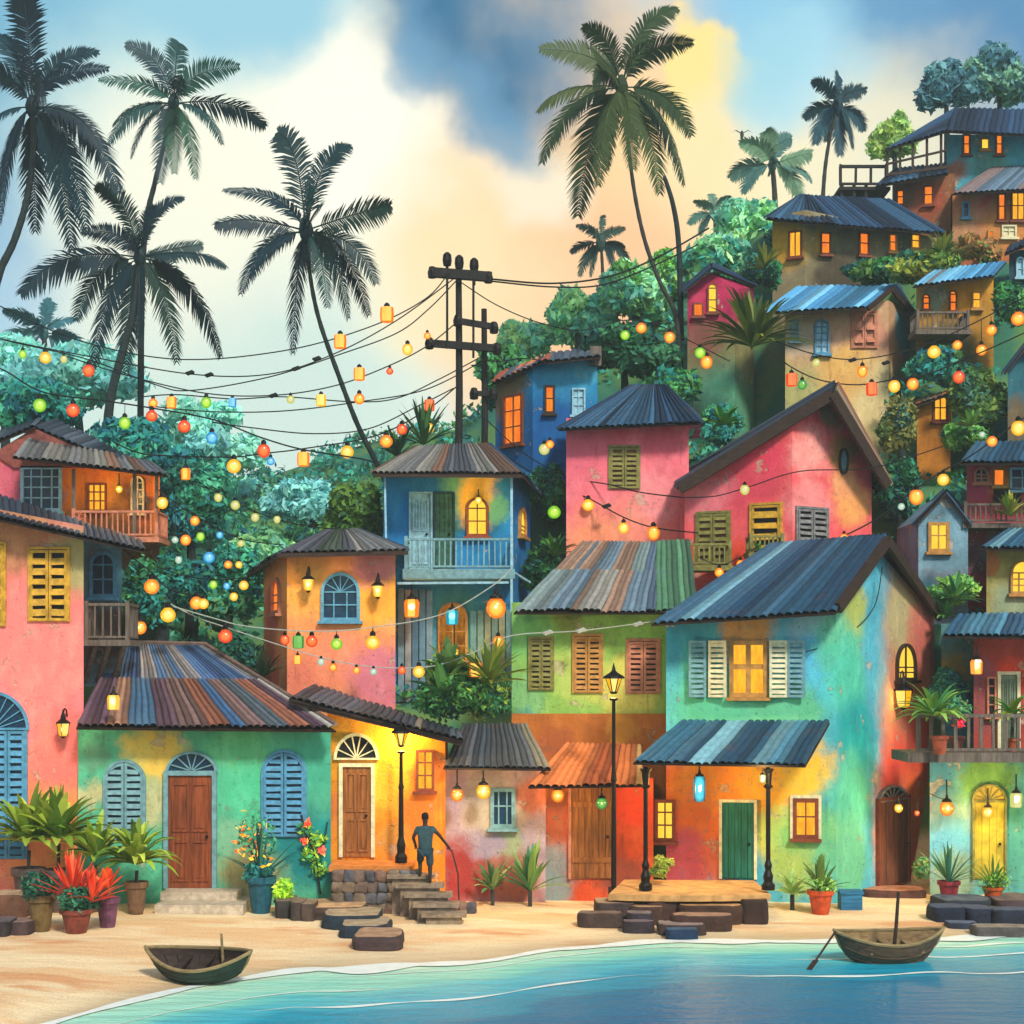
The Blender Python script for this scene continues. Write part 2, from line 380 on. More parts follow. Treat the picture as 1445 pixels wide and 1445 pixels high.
def door(f, r, parent, dm='brown', fm='cream', style='panel', ft=.1, fan=None, fanm='tealw', fanback='dblue', recess=0):
    x0, z0, W, H = f.rect(r); cx = x0+W/2; m = f.mat(cx, z0)
    mb = MB()
    for a, b in (((-W/2-ft, 0), (-W/2, H)), ((W/2, 0), (W/2+ft, H)), ((-W/2-ft, H), (W/2+ft, H+ft))):
        mb.box(m, (a[0], -.12, a[1]), (b[0], .01, b[1]))
    d = MB(); plate(d, m, outline(W, H, False, .004), -.05, -.01)
    if style == 'panel':
        px_ = [-W/2+W*.09, -W*.03, W*.03, W/2-W*.09]
        for za, zb in ((.06, .42), (.5, .93)):
            for a, b in ((px_[0], px_[1]), (px_[2], px_[3])):
                ring(d, m, [(a, H*za), (b, H*za), (b, H*zb), (a, H*zb)], [(a+.05, H*za+.05), (b-.05, H*za+.05), (b-.05, H*zb-.05), (a+.05, H*zb-.05)], -.085, -.049)
                plate(d, m, [(a+.1, H*za+.1), (b-.1, H*za+.1), (b-.1, H*zb-.1), (a+.1, H*zb-.1)], -.07, -.049)
    else:
        n = max(4, int(W/.17)); 
        for i in range(n):
            a = -W/2+W*i/n+.01; b = -W/2+W*(i+1)/n-.008
            plate(d, m, [(a, .02+rng.uniform(0, .03)), (b, .02+rng.uniform(0, .03)), (b, H-.01), (a, H-.01)], -.065-rng.uniform(0, .012), -.049)
        if style == 'ledged':
            for zz in (.18, .78): plate(d, m, [(-W/2+.03, H*zz), (W/2-.03, H*zz), (W/2-.03, H*zz+.14), (-W/2+.03, H*zz+.14)], -.1, -.06)
    o = d.build('door', dm, parent); mb.build('door_frame', fm, o)
    k = MB(); k.lathe(m @ Vector((W/2-.13, -.12, H*.46)), [(.01, -.04), (.04, -.02), (.045, .0), (.04, .02), (.01, .04)], 10); k.beam(m @ Vector((W/2-.13, -.05, H*.46)), m @ Vector((W/2-.13, -.11, H*.46)), .03); k.build('handle', 'iron', o)
    if fan:
        xa, za, Wa, Ha = f.rect(fan); mm = f.mat(xa+Wa/2, za); q = MB(); n = 14
        rr = lambda s_: [(-Wa/2*s_, 0)]+[(Wa/2*s_*math.cos(math.pi-math.pi*i/n), Ha*s_*math.sin(math.pi*i/n)) for i in range(1, n)]+[(Wa/2*s_, 0)]
        A = rr(1); B = [(x*.88, max(z*.88, .05)) for x, z in A]
        ring(q, mm, A[::-1], B[::-1], -.11, .01)
        for a in (25, 52, 78, 102, 128, 155):
            q.beam(mm @ Vector((0, -.05, .04)), mm @ Vector((Wa*.46*math.cos(R(a)), -.05, Ha*.92*math.sin(R(a)))), .035, .03)
        fo = q.build('fanlight', fanm, parent); q2 = MB(); plate(q2, mm, [(x*.93, z*.93) for x, z in A][::-1], -.014, -.004); q2.build('pane', fanback, fo)
    return o
def prism(mb, corners, z0, c=(.5, .5, .5, 1)):
    """corners: (px, Y, py_top) round the plan; walls from z0 up"""
    n = len(corners); B = []; T = []
    for px, Y, pt in corners:
        p = at(px, pt, Y); T.append(p); B.append(Vector((p.x, p.y, z0)))
    mb.add(B+T, [tuple(range(n))[::-1], tuple(range(n, 2*n))]+[(i, (i+1) % n, n+(i+1) % n, n+i) for i in range(n)], c)
def roof(mb, e0, e1, r1, r0, pal, strip=.2, amp=.075, bands=1, rag=.12, under='#2a1d18', sheet=(1, 4), th=.05, wob=.03):
    """corrugated sheets on the quad eave-left, eave-right, ridge-right, ridge-left"""
    e0, e1, r0, r1 = [Vector(p) if isinstance(p, Vector) else at(*p) for p in (e0, e1, r0, r1)]
    nrm = (e1-e0).cross(r0-e0)
    if (r1-r0).length > .3 and nrm.length < 1e-3: nrm = (r1-r0).cross(r0-e0)
    nrm.normalize()
    if nrm.z < 0: nrm = -nrm
    W = max((e1-e0).length, (r1-r0).length); n = max(4, int(W/strip))
    Q = lambda u, v: (e0.lerp(e1, u)).lerp(r0.lerp(r1, u), v)
    for b in range(bands):
        v0, v1 = b/bands, (b+1)/bands+(.04 if b < bands-1 else 0)
        k = 0; cc = None
        for i in range(n):
            if k <= 0: k = rng.randint(*sheet); cc =  dk(hx(rng.choice(pal[b] if isinstance(pal[0], (list, tuple)) else pal)), 1.5); lift = rng.uniform(0, .03); jag = rng.uniform(0, rag*.6)
            k -= 1
            q = rng.uniform(.5, 1.25); cs = dk(cc, q)
            ja = (jag+rng.uniform(0, rag*.5))/max((r0-e0).length, .5)
            m = 5; vs = []; fs = []; offs = nrm*(.02+(bands-1-b)*.05+lift)
            for j in range(m+1):
                v = v0-ja+(v1-v0+ja)*j/m
                if j == 0 and b: v = v0-ja*.5
                for s_, h in ((0, 0), (.2, .75), (.5, 1), (.8, .75), (1, 0)):
                    u = (i+s_)/n+math.sin(j*1.7+i*.35)*wob/W*.5
                    vs.append(Q(min(max(u, 0), 1), v)+offs+nrm*amp*h)
            for j in range(m):
                for a in range(4): o = j*5+a; fs.append((o, o+1, o+6, o+5))
            mb.add(vs, fs, cs)
    u = hx(under); g_ = 10; lo, hi = [], []
    for jj in range(g_+1):
        for ii in range(g_+1):
            p = Q(ii/g_, -.01+1.01*jj/g_); lo.append(p-nrm*th); hi.append(p+nrm*.004)
    G = g_+1; N = G*G; fs = []
    for jj in range(g_):
        for ii in range(g_): o = jj*G+ii; fs += [(o, o+G, o+G+1, o+1), (N+o, N+o+1, N+o+G+1, N+o+G)]
        fs += [(jj*G, N+jj*G, N+(jj+1)*G, (jj+1)*G), (jj*G+g_, (jj+1)*G+g_, N+(jj+1)*G+g_, N+jj*G+g_), (jj, jj+1, N+jj+1, N+jj), (g_*G+jj, N+g_*G+jj, N+g_*G+jj+1, g_*G+jj+1)]
    mb.add(lo+hi, fs, u)
def railing(a, b, h, mat='gwood', sp=.16, bw=.05, posts=True, parent=None, top=.07, name='railing'):
    """a, b: base points of the railing"""
    mb = MB(); L = (b-a).length; n = max(2, int(L/sp)); up = Vector((0, 0, 1))
    mb.beam(a+up*h, b+up*h, top*1.2, top); mb.beam(a+up*.08, b+up*.08, top, top*.8)
    for i in range(n+1):
        p = a.lerp(b, i/n); jx = rng.uniform(-.015, .015); mb.beam(p+up*.04, p+up*h+(b-a).normalized()*jx, bw*rng.uniform(.8, 1.2), bw*.6)
    if posts:
        for p in (a, b): mb.beam(p, p+up*(h+.1), .1, .1)
    return mb.build(name, mat, parent)
def balcony(px0, px1, py_top, py_bot, Yf, Yw, parent, mat='gwood', sp=.16, ends=True, floor_t=.16, brackets=False):
    a, b = at(px0, py_bot, Yf), at(px1, py_bot, Yf); h = at(px0, py_top, Yf).z-a.z
    mb = MB(); m = Matrix.Identity(4)
    mb.box(m, (a.x-.1, Yf-.1, a.z-floor_t), (b.x+.1, Yw, a.z))
    if brackets:
        for x in (a.x+.1, b.x-.1): mb.beam((x, Yf+.1, a.z-floor_t), (x, Yw, a.z-floor_t-.9), .09, .09)
    fl = mb.build('balcony', mat, parent)
    railing(a, b, h, mat, sp, parent=fl)
    if ends:
        for p in (a, b): railing(p+Vector((0, .12, 0)), Vector((p.x, Yw-.02, p.z)), h, mat, sp, posts=False, parent=fl)
    return fl
def light(pos, power_, color=(1, .62, .22), r=.12, parent=None):
    l = bpy.data.lights.new('lamp_light', 'POINT'); l.energy = power_*2.4; l.color = color; l.shadow_soft_size = r
    o = bpy.data.objects.new('lamp_light', l); col.objects.link(o)
    if parent: o.parent = parent; o.location = Vector(pos)-WL[parent.name]
    else: o.location = pos
# ------------------------------------------------------------ plants
def cc(*hs): return [hx(h) for h in hs]
def frond(mb, c, end, arch, pal, wid=.26, nl=46, curl=.0, lw=.06, stem=.035, droop=.55):
    """a feather leaf: arched rib from c to end, leaflets hanging to both sides"""
    c = Vector(c); end = Vector(end); L = (end-c).length
    v_ = end-c
    mid = c+(Vector((v_.x*.72, v_.y*.6, v_.z*.18+arch*L)) if v_.z < .25*L else Vector((v_.x*.2, v_.y*.5, v_.z*.85+.08*L))); pts = []
    for i in range(25):
        t = i/24; pts.append((1-t)**2*c+2*t*(1-t)*mid+t*t*end)
    colr = rng.choice(pal)
    mb.tube(pts[::2], [stem*(1-.8*i/12) for i in range(13)], 4, dk(colr, .8))
    ax = (end-c).normalized(); side0 = ax.cross(Vector((0, 1, 0)))
    if side0.length < .3: side0 = ax.cross(Vector((1, 0, 0)))
    side0.normalize(); side0 = Matrix.Rotation(rng.choice((-1, 1))*rng.uniform(.2, .95), 3, ax) @ side0; tw = rng.uniform(-.5, .5)
    for i in range(nl):
        t = .1+.9*(i+.5)/nl; k = min(int(t*24), 23); p = pts[k].lerp(pts[k+1], t*24-k); d = (pts[k+1]-pts[k]).normalized()
        ll = L*wid*(math.sin(math.pi*min(1, (t*.88+.1)))**.55)*rng.uniform(.85, 1.1)
        side = (side0-d*side0.dot(d)).normalized(); up = side.cross(d).normalized()
        if up.z < 0: up = -up
        for sgn in (1, -1):
            dirn = (side*sgn*(1-droop*.5)+d*(.55+rng.uniform(-.1, .15))-Vector((0, 0, 1))*droop*rng.uniform(.7, 1.3)+up*tw*.3).normalized()
            e = p+dirn*ll; mdp = p+dirn*ll*.5+Vector((0, 0, ll*.06)); wv = d*lw*.62*L/3
            cq = dk(colr, rng.uniform(.75, 1.25))
            mb.add([p-wv*.6, p+wv*.6, mdp+wv, mdp-wv, e-Vector((0, 0, ll*.06))], [(0, 1, 2, 3), (3, 2, 4)], cq)
def palm(label, cpx, cpy, Y, ends, trunk, pal, tr=(.22, .14), bark='bark', wid=.26, lw=.06, nl=44, extra=4, depth=.3, group='palm trees', name='palm_tree', arch=.16, droop=.38):
    c = at(cpx, cpy, Y); s = 1/sc_(Y)
    tp = [at(px, py, Y) for px, py in trunk]
    root = thing(name, label, 'palm tree', tp[-1], group)
    pts = []                                         # smooth trunk
    full = [c]+tp
    for i in range(len(full)-1):
        p0, p1, p2, p3 = full[max(i-1, 0)], full[i], full[i+1], full[min(i+2, len(full)-1)]
        for k in range(6):
            t = k/6; pts.append(.5*((2*p1)+(p2-p0)*t+(2*p0-5*p1+4*p2-p3)*t*t+(3*p1-p0-3*p2+p3)*t**3))
    pts.append(full[-1]); n = len(pts)
    tr = (tr[0]*.62, tr[1]*.62)
    mb = MB(); mb.tube(pts, [tr[1]+(tr[0]-tr[1])*i/(n-1)+(.01 if i % 2 else 0) for i in range(n)], 9); mb.build('trunk', bark, root, smooth=True)
    mb = MB(); Lm = max(math.hypot(*e) for e in ends)*s
    for dx, dy in ends:
        L = math.hypot(dx, dy)*s; v = Vector((dx*s, rng.uniform(-depth, depth)*L, -dy*s))
        ar = arch*(abs(dx)/max(math.hypot(dx, dy), 1)+.1)
        frond(mb, c+v.normalized()*.1, c+v, ar, pal, wid, nl, 0, lw, .04, droop if dy > -40 else droop*.35)
    for i in range(extra):                            # fronds that point towards or away from the viewer
        a = rng.uniform(0, 6.28); v = Vector((math.cos(a)*.35, (1 if i % 2 else -1)*.8, rng.uniform(-.3, .15)))*Lm*.75
        frond(mb, c, c+v, .2, pal, wid, nl, 0, lw, .04, droop)
    mb.lathe(c-Vector((0, 0, .45)), [(.1, 0), (.22, .2), (.27, .45), (.2, .7), (.08, .9)], 9, dk(pal[0], .7))
    mb.build('crown', 'palm', root)
    return root
def blades(mb, c, rad, n, wd, pal, up=.6, droop=.5, seg=6, ang=(0, 6.2832), flat=1.0, fold=.12):
    """a rosette of strap leaves arching out of c"""
    c = Vector(c)
    for i in range(n):
        a = ang[0]+(ang[1]-ang[0])*(i+rng.uniform(-.3, .3))/n; el = rng.uniform(.15, 1)*up*1.45
        d = Vector((math.cos(a)*math.cos(el), math.sin(a)*math.cos(el)*flat, math.sin(el))); L = rad*rng.uniform(.8, 1.15)
        side = Vector((-math.sin(a), math.cos(a), 0)); p = c.copy(); vs = []; q = hx(rng.choice(pal)) if isinstance(pal[0], str) else rng.choice(pal); q = dk(q, rng.uniform(.9, 1.6))
        for k in range(seg+1):
            t = k/seg; ww = wd*(math.sin(math.pi*min(.97, .12+t*.85))**.8)
            vs += [p-side*ww+Vector((0, 0, ww*fold*3)), p.copy(), p+side*ww+Vector((0, 0, ww*fold*3))]
            p = p+d*L/seg; d = (d+Vector((0, 0, -droop*(.4+t)/seg*2))).normalized()
        fs = []
        for k in range(seg):
            o = k*3; fs += [(o, o+1, o+4, o+3), (o+1, o+2, o+5, o+4)]
        mb.add(vs, fs, q)
NP = np.random.default_rng(5)
def foliage(mb, clumps, n, size, pal, thick=.45):
    """leaf faces through clumps (centre, radii): n leaves in all, more in big clumps"""
    vol = np.array([c[1][0]*c[1][2] for c in clumps]); cnt = (vol/vol.sum()*n).astype(int)+8
    P = [dk(hx(h) if isinstance(h, str) else h, LEAFGAIN) for h in pal]
    for (c, r), k in zip(clumps, cnt):
        d = NP.normal(size=(k, 3)); d /= np.linalg.norm(d, axis=1)[:, None]
        rr = (1-thick*NP.random(k)**1.5)[:, None]
        p = np.array(c)+d*rr*np.array(r)*(1+.12*NP.normal(size=(k, 1)))
        nrm = d+NP.normal(size=(k, 3))*.6; nrm /= np.linalg.norm(nrm, axis=1)[:, None]
        t = np.cross(nrm, NP.normal(size=(k, 3))); t /= np.linalg.norm(t, axis=1)[:, None]; b = np.cross(nrm, t)
        s = (size*NP.uniform(.6, 1.4, k))[:, None]
        q = np.stack([p-t*s, p-b*s*.45, p+t*s, p+b*s*.45], 1).reshape(-1, 3)
        o = len(mb.v); mb.v += [tuple(x) for x in q.tolist()]
        base = P[NP.integers(len(P))]; jit = NP.uniform(.6, 1.35, k); other = NP.integers(0, len(P), k)
        for i in range(k):
            cl = base if i % 3 else P[other[i]]
            mb.f.append([o+4*i, o+4*i+1, o+4*i+2, o+4*i+3]); mb.c.append((cl[0]*jit[i], cl[1]*jit[i], cl[2]*jit[i], 1))
def tree(label, px, py, Y, rx, ry, pal, n=3500, size=.22, base=None, group='trees on the hillside', nc=14, name='tree', cat='tree', trunk=True, bark='darkbark'):
    """crown centred at the pixel, radii in pixels"""
    s = 1/sc_(Y); c = at(px, py, Y); RX, RZ = rx*s, ry*s
    zb = base if base is not None else ground(c.x, Y)
    root = thing(name, label, cat, (c.x, Y, zb), group)
    cl = []
    for i in range(nc):
        a = rng.uniform(0, 6.28); e = rng.uniform(-.7, 1.3); k = rng.uniform(.35, .72)
        rr = rng.uniform(.26, .46)
        cl.append((tuple(c+Vector((math.cos(a)*math.cos(e)*RX*k*1.1, math.sin(a)*math.cos(e)*RX*k*.8, math.sin(e)*RZ*k))), (RX*rr, RX*rr, RZ*rr*.95)))
    cl.append((tuple(c), (RX*.5, RX*.5, RZ*.5)))
    if trunk:
        mt = MB(); top = c-Vector((0, 0, RZ*.2)); mt.tube([Vector((c.x, Y, zb-.3)), Vector((c.x+.1, Y, (zb+top.z)/2)), top], [.2+RX*.04, .16+RX*.03, .1], 8)
        for q, r_ in cl[:7]: mt.tube([top-Vector((0, 0, .3)), (top+Vector(q))/2+Vector((0, 0, .1)), Vector(q)], [.09, .06, .02], 5)
        mt.build('trunk', bark, root)
    mb = MB(); foliage(mb, cl, int(n*1.35), size*.8, pal); mb.build('crown', 'leaf', root)
    return root

# ------------------------------------------------------------ the lie of the land
SH = [(-400, 1700), (0, 1462), (150, 1422), (280, 1391), (450, 1369), (600, 1361), (720, 1351), (860, 1334), (1000, 1326), (1100, 1329), (1300, 1327), (1445, 1318), (1900, 1305)]
WZ = -.35
SW = sorted(((at(px, py, 0).x/sc_(0)*0+(px-722.5)/F*(F*(CH-WZ)/(py-HZ)), F*(CH-WZ)/(py-HZ)+CY) for px, py in SH))
SX = np.array([p[0] for p in SW]); SYv = np.array([p[1] for p in SW])
def shore(x): return float(np.interp(x, SX, SYv))+.35*math.sin(x*.9)*.5+.12*math.sin(x*2.3)
ANCH = [(-300, 6, 900), (100, 6, 880), (250, 6, 930), (330, 8, 930), (480, 3.5, 1040), (640, 6, 990), (640, 3.5, 1070), (770, 9, 900), (850, 8, 860), (1000, 5, 900), (1150, 5, 900),
        (1330, 5, 880), (1430, 6, 880), (1445, 3, 940), (1600, 3, 940), (1380, 3, 1000), (760, 13, 690), (900, 14, 660), (1010, 18, 620), (1190, 17, 760), (1310, 13, 690), (1445, 14, 680), (1345, 16, 520), (1440, 19, 440),
        (1200, 22, 450), (1300, 24, 390), (1400, 27, 380), (1400, 30, 300), (1180, 30, 300), (1090, 30, 330), (1000, 30, 410), (880, 30, 470), (780, 30, 520), (700, 30, 590), (1600, 30, 240), (1600, 18, 440), (1700, 6, 840),
        (1400, 45, 290), (1100, 45, 400), (900, 45, 520), (700, 45, 620), (500, 15, 880), (400, 20, 850), (300, 15, 820), (150, 15, 740), (0, 15, 700), (0, 30, 680), (200, 30, 720), (400, 30, 800), (560, 30, 760),
        (540, 12, 820), (500, 60, 850), (0, 60, 740), (-400, 30, 650), (-300, 15, 700), (300, 100, 900), (800, 100, 880), (1400, 100, 800), (0, 100, 880)]
AP = np.array([tuple(at(*[a[0], a[2], a[1]])) for a in ANCH])
def ground(x, Y):
    f = .046*(Y-shore(x)); f = WZ+(.27*(1-math.exp(-f/.27)) if f > 0 else max(f*1.6, -2.2))
    if Y <= 1.5: return f+(.02*mnoise.noise(Vector((x*.4, Y*.4, 0))) if Y > shore(x)+.6 else 0)
    d2 = (AP[:, 0]-x)**2+((AP[:, 1]-Y)*1.3)**2+.3; w_ = d2**-1.8
    h = float((w_*AP[:, 2]).sum()/w_.sum()); k = min(1, max(0, (Y-1.5)/2.5)); k = k*k*(3-2*k)
    return f*(1-k)+h*k
def slab(px0, px1, pt0, pt1, pb, side, top=None, wob=.1, seed=0, Yf=None):
    """a flat stone: pt0..pt1 = pixel rows of its top face (back, front), pb = row where its front meets the sand"""
    Yf = gY((px0+px1)/2, pb) if Yf is None else Yf; z = at(0, pt1, Yf).z; Yb = CY+(CH-z)*F/(pt0-HZ); Yb = min(Yb, Yf+3.5)
    xa, xb = at(px0, HZ, Yf).x, at(px1, HZ, Yf).x; cx, cy, rx, ry = (xa+xb)/2, (Yf+Yb)/2, (xb-xa)/2, (Yb-Yf)/2; n = 28; mb = MB(); rings = []
    zb = ground(cx, Yf)-.12; H = z-zb
    for k, (zz, s_) in enumerate(((0, .93), (.35, 1.0), (.75, 1.01), (.93, .985), (1.0, .93))):
        rg = []
        for j in range(n):
            t_ = 6.2832*j/n; cxx, syy = math.cos(t_), math.sin(t_); e = .45
            ux = math.copysign(abs(cxx)**e, cxx); uy = math.copysign(abs(syy)**e, syy)
            w_ = 1+wob*mnoise.noise(Vector((ux*1.3+seed*3.1, uy*1.3, zz*1.2+seed)))
            rg.append(Vector((cx+ux*rx*s_*w_, cy+uy*ry*s_*w_+(1-zz)*-.03, zb+H*zz+.03*mnoise.noise(Vector((ux*2, uy*2, seed))))))
        rings.append(rg)
    vs = [p for r_ in rings for p in r_]; cs = hx(side)
    mb.add(vs, [(k*n+j, k*n+(j+1) % n, (k+1)*n+(j+1) % n, (k+1)*n+j) for k in range(4) for j in range(n)], cs)
    mb.add(rings[-1], [tuple(range(n))], dk(hx(top), 1.5) if top else dk(cs, 1.5)); return mb  # top face coloured lighter than the sides, standing in for light from above
def gY(px, py):
    Y = -1.0
    while Y > -30:
        p = at(px, py, Y)
        if p.z >= ground(p.x, Y): return Y
        Y -= .05
    return Y
def grid(xs, ys, fz):
    vs = [(x, y, fz(x, y)) for y in ys for x in xs]; n = len(xs)
    fs = [(j*n+i, j*n+i+1, (j+1)*n+i+1, (j+1)*n+i) for j in range(len(ys)-1) for i in range(n-1)]
    return vs, fs
def mesh_obj(name, vs, fs, mat, kind='structure', smooth=True):
    me = bpy.data.meshes.new(name); me.from_pydata(vs, [], fs); me.materials.append(mat)
    if smooth: me.polygons.foreach_set('use_smooth', [True]*len(me.polygons))
    o = bpy.data.objects.new(name, me); col.objects.link(o); o['kind'] = kind; WL[o.name] = Vector(); return o
def samp(segs):
    r = []
    for a, b, n in segs: r += [a+(b-a)*i/n for i in range(n)]
    return r+[segs[-1][1]]
m, t = newmat('sand_and_hillside'); p = t.n('ShaderNodeNewGeometry').outputs['Position']
z = t.n('ShaderNodeSeparateXYZ', i={0: p})
sandc = t.mix(t.rng(t.noise(t.vm('MULTIPLY', p, (.35, 1, 1)).outputs[0], .55, 4, .55).outputs[0], .44, .56), hx('#f0c893'), hx('#f9e2b2'))
sandc = t.mix(t.rng(t.noise(t.vm('MULTIPLY', p, (.5, 1.1, 1)).outputs[0], .42, 3, .6).outputs[0], .55, .64), sandc, hx('#e2a874'))
sandc = t.mix(t.rng(t.noise(p, 22, 3).outputs[0], .3, .7, 0, .3), sandc, hx('#a87c50'))
wet = t.rng(z.outputs[2], WZ+.09, WZ+.0)
sandc = t.mix(t.math('MULTIPLY', wet, .75), sandc, hx('#b9a583'))
grs = t.mix(t.rng(t.noise(p, .5, 5).outputs[0], .4, .6), hx('#34705c'), hx('#5a8048'))
cfin = t.mix(t.rng(z.outputs[2], .9, 1.6), sandc, grs)
nb = t.math('ADD', t.noise(p, 30, 4).outputs[0], t.math('MULTIPLY', t.noise(t.vm('MULTIPLY', p, (.6, 1.6, 1)).outputs[0], 1.6, 4).outputs[0], 3.0))
bs = finish(t, cfin, .9, nb, .05, 0, .2)
t.t.links.new(t.rng(wet, 0, 1, .92, .35), bs.inputs['Roughness'])
xs = samp([(-90, -40, 14), (-40, 36, 170), (36, 90, 14)]); ys = samp([(-60, -22, 12), (-22, 3, 90), (3, 40, 90), (40, 110, 25), (110, 124, 3)])
vs, fs = grid(xs, ys, lambda x, y: ground(x, y) if y < 110 else ground(x, 110)-(y-110)*.02)
mesh_obj('sand_ground', vs, fs, m)
# water: colour deepens with the distance from the shore
m, t = newmat('lagoon_water'); p = t.n('ShaderNodeNewGeometry').outputs['Position']
a = t.n('ShaderNodeAttribute', attribute_name='depth').outputs['Fac']
nn = t.noise(t.vm('MULTIPLY', p, (.28, 1, 1)).outputs[0], .9, 4, .55).outputs[0]
dd = t.math('ADD', a, t.math('MULTIPLY', t.math('SUBTRACT', nn, .5), 2.6))
r = t.n('ShaderNodeValToRGB', i={0: t.math('DIVIDE', dd, 9.0)}); cr = r.color_ramp
for i, (pp, h) in enumerate([(0, '#dcebcb'), (.08, '#a9e0c4'), (.2, '#7fd2bd'), (.27, '#58bcc0'), (.42, '#3fb0c0'), (.46, '#1f98b0'), (.64, '#188ea6'), (.68, '#0c7898'), (1, '#086a90')]):
    e = cr.elements[i] if i < 2 else cr.elements.new(pp); e.position = pp; e.color = hx(h)
bs = finish(t, r.outputs[0], .38, t.math('ADD', t.noise(t.vm('MULTIPLY', p, (.5, 1.4, 1)).outputs[0], 2.2, 4).outputs[0], t.math('MULTIPLY', t.noise(p, 9, 3).outputs[0], .25)), .12, 0, .1, .8)
xs = samp([(-90, -30, 10), (-30, 30, 180), (30, 90, 10)]); ys = samp([(-58, -26, 12), (-26, -6, 90), (-6, 1, 6)])
vs, fs = grid(xs, ys, lambda x, y: 0.0)
vs2 = [(x, y, WZ) for x, y, z_ in vs]; wo = mesh_obj('water', vs2, [f for f in fs if vs[f[0]][1] < shore(vs[f[0]][0])+2.2], m)
at_ = wo.data.attributes.new('depth', 'FLOAT', 'POINT')
EX = lambda x: float(np.interp(x, [-12, -6, 0, 4, 8, 13], [-2.6, -1.2, -.2, .7, 1.0, 1.6]))
at_.data.foreach_set('value', [max(0, shore(x)-y)*1.0+(EX(x) if shore(x)-y > .8 else 0)*min(1, max(0, (shore(x)-y-.8)/1.5)) for x, y, z_ in vs2])
# foam lines
fm = simple('sea_foam', '#e9f2e8', .5, .1, 3)
fb = MB()
for k, (off, wd, x0, x1) in enumerate([(-.02, .42, -9.5, 20), (-.9, .09, -4, 6), (-1.1, .1, 7, 18), (-2.6, .08, -8, -2), (-2.5, .12, 6, 17), (-4.2, .07, -5, 3), (-4.6, .1, 4, 12)]):
    n = int((x1-x0)/.12); L = []; 
    for i in range(n+1):
        x = x0+(x1-x0)*i/n; y = shore(x)+off+.12*mnoise.noise(Vector((x*.7, k*9, 0))); ww = wd*(.35+1.3*abs(mnoise.noise(Vector((x*.5, k*5+3, 1)))))*(1 if k == 0 else min(1, 4*min(i, n-i)/n+.05))
        zz = WZ+.012+(k == 0)*.012; L += [(x, y-ww*1.5, zz), (x, y+ww, zz+.0)]
    fb.add(L, [(2*i, 2*i+2, 2*i+3, 2*i+1) for i in range(n)])
fo = fb.build('foam', fm); fo['kind'] = 'structure'

# ------------------------------------------------------------ houses
PB = [['#36527a', '#44648a', '#6a7480', '#2c4266', '#7c7c80'], ['#8a5844', '#54404c', '#365a7c', '#94705a', '#56646c', '#9a968c', '#3f5f78', '#6a5450']]
PGREY = ['#6a6a68', '#55585c', '#7d7a70', '#494b50']; PDARK = ['#2b3440', '#39434e', '#222a34', '#46505a']; PBLUE = ['#2c5a74', '#244a60', '#46788c', '#1c3c52', '#64909c', '#305266']
PSKY = ['#4f93b8', '#3f7ea6', '#6aa9c6', '#38708f']; PBRN = ['#a04f2c', '#b5683a', '#a08560', '#6d6a58', '#b89260', '#8a4628']; PNAVY = ['#1d3045', '#24405a', '#16283a', '#2f5068']
GS = {}
def house(label, px, Y, py=1250, cat='house', name='house', group=None):
    r_ = thing(name, label, cat, at(px, py, Y), group); return r_
def walls(h, corners, mat, z0=None, base=1.5, name='wall'):
    mb = MB()
    if z0 is None:
        z0 = min(ground(at(c_[0], HZ, c_[1]).x, c_[1]) for c_ in corners)-base
    prism(mb, corners, z0); return mb.build(name, mat, h)
def rf(h, quads, name='roof'):
    mb = MB()
    for q in quads:
        q = dict(q); a = q.pop('q'); roof(mb, *a, **q)
    return mb.build(name, 'roof', h)
def fascia(h, pts, wd=.12, ht=.2, mat='dwood', name='fascia'):
    mb = MB()
    for a, b in zip(pts, pts[1:]): mb.beam(at(*a), at(*b), wd, ht)
    return mb.build(name, mat, h)

# --- big pink house at the left edge
h = house('tall pink house with yellow louvred shutters at the left edge of the village', 50, -3)
walls(h, [(-150, -3, 690), (118, -3, 742), (112, .6, 742), (-150, .6, 690)],
      paint('pink_plaster', '#f07f78', [(40, 1010, 120, '#ee6f7c'), (100, 1180, 110, '#f29a52'), (20, 1150, 80, '#f08a58'), (60, 930, 90, '#f5847c'), (20, 760, 60, '#b87d58'), (110, 800, 45, '#a89c68'), (90, 1060, 60, '#f5776c')], -3))
rf(h, [dict(q=((-150, 700, -3.9), (206, 779, -3.7), (200, 766, .9), (-150, 655, .9)), pal=PDARK+['#4c6a80'], strip=.19, rag=.2)])
f = Face(-150, -3, 118)
shutters(f, (43, 775, 96, 877), h, 'yel', 2, False, .27)
shutters(f, (-40, 768, 6, 884), h, 'yel', 2, False, .27)
o = shutters(f, (-62, 1030, 36, 1212), h, 'bluew', 4, False, .2, 'dblue')
mq = MB(); x0, z0, W, H = f.rect((-66, 975, 42, 1030)); mm = f.mat(x0+W/2, z0)
A = [(W/2*math.cos(math.pi*i/16), H*math.sin(math.pi*i/16)) for i in range(17)]; B = [(x*.93, max(.04, zz*.93)) for x, zz in A]
ring(mq, mm, A, B, -.1, .01)
for a in range(18, 170, 15): mq.beam(mm @ Vector((0, -.05, 0)), mm @ Vector((W*.46*math.cos(R(a)), -.05, H*.92*math.sin(R(a)))), .03)
fo = mq.build('fanlight', 'bluew', h); q2 = MB(); plate(q2, mm, [(x*.95, zz*.95) for x, zz in A], -.014, -.004); q2.build('pane', 'dblue', fo)
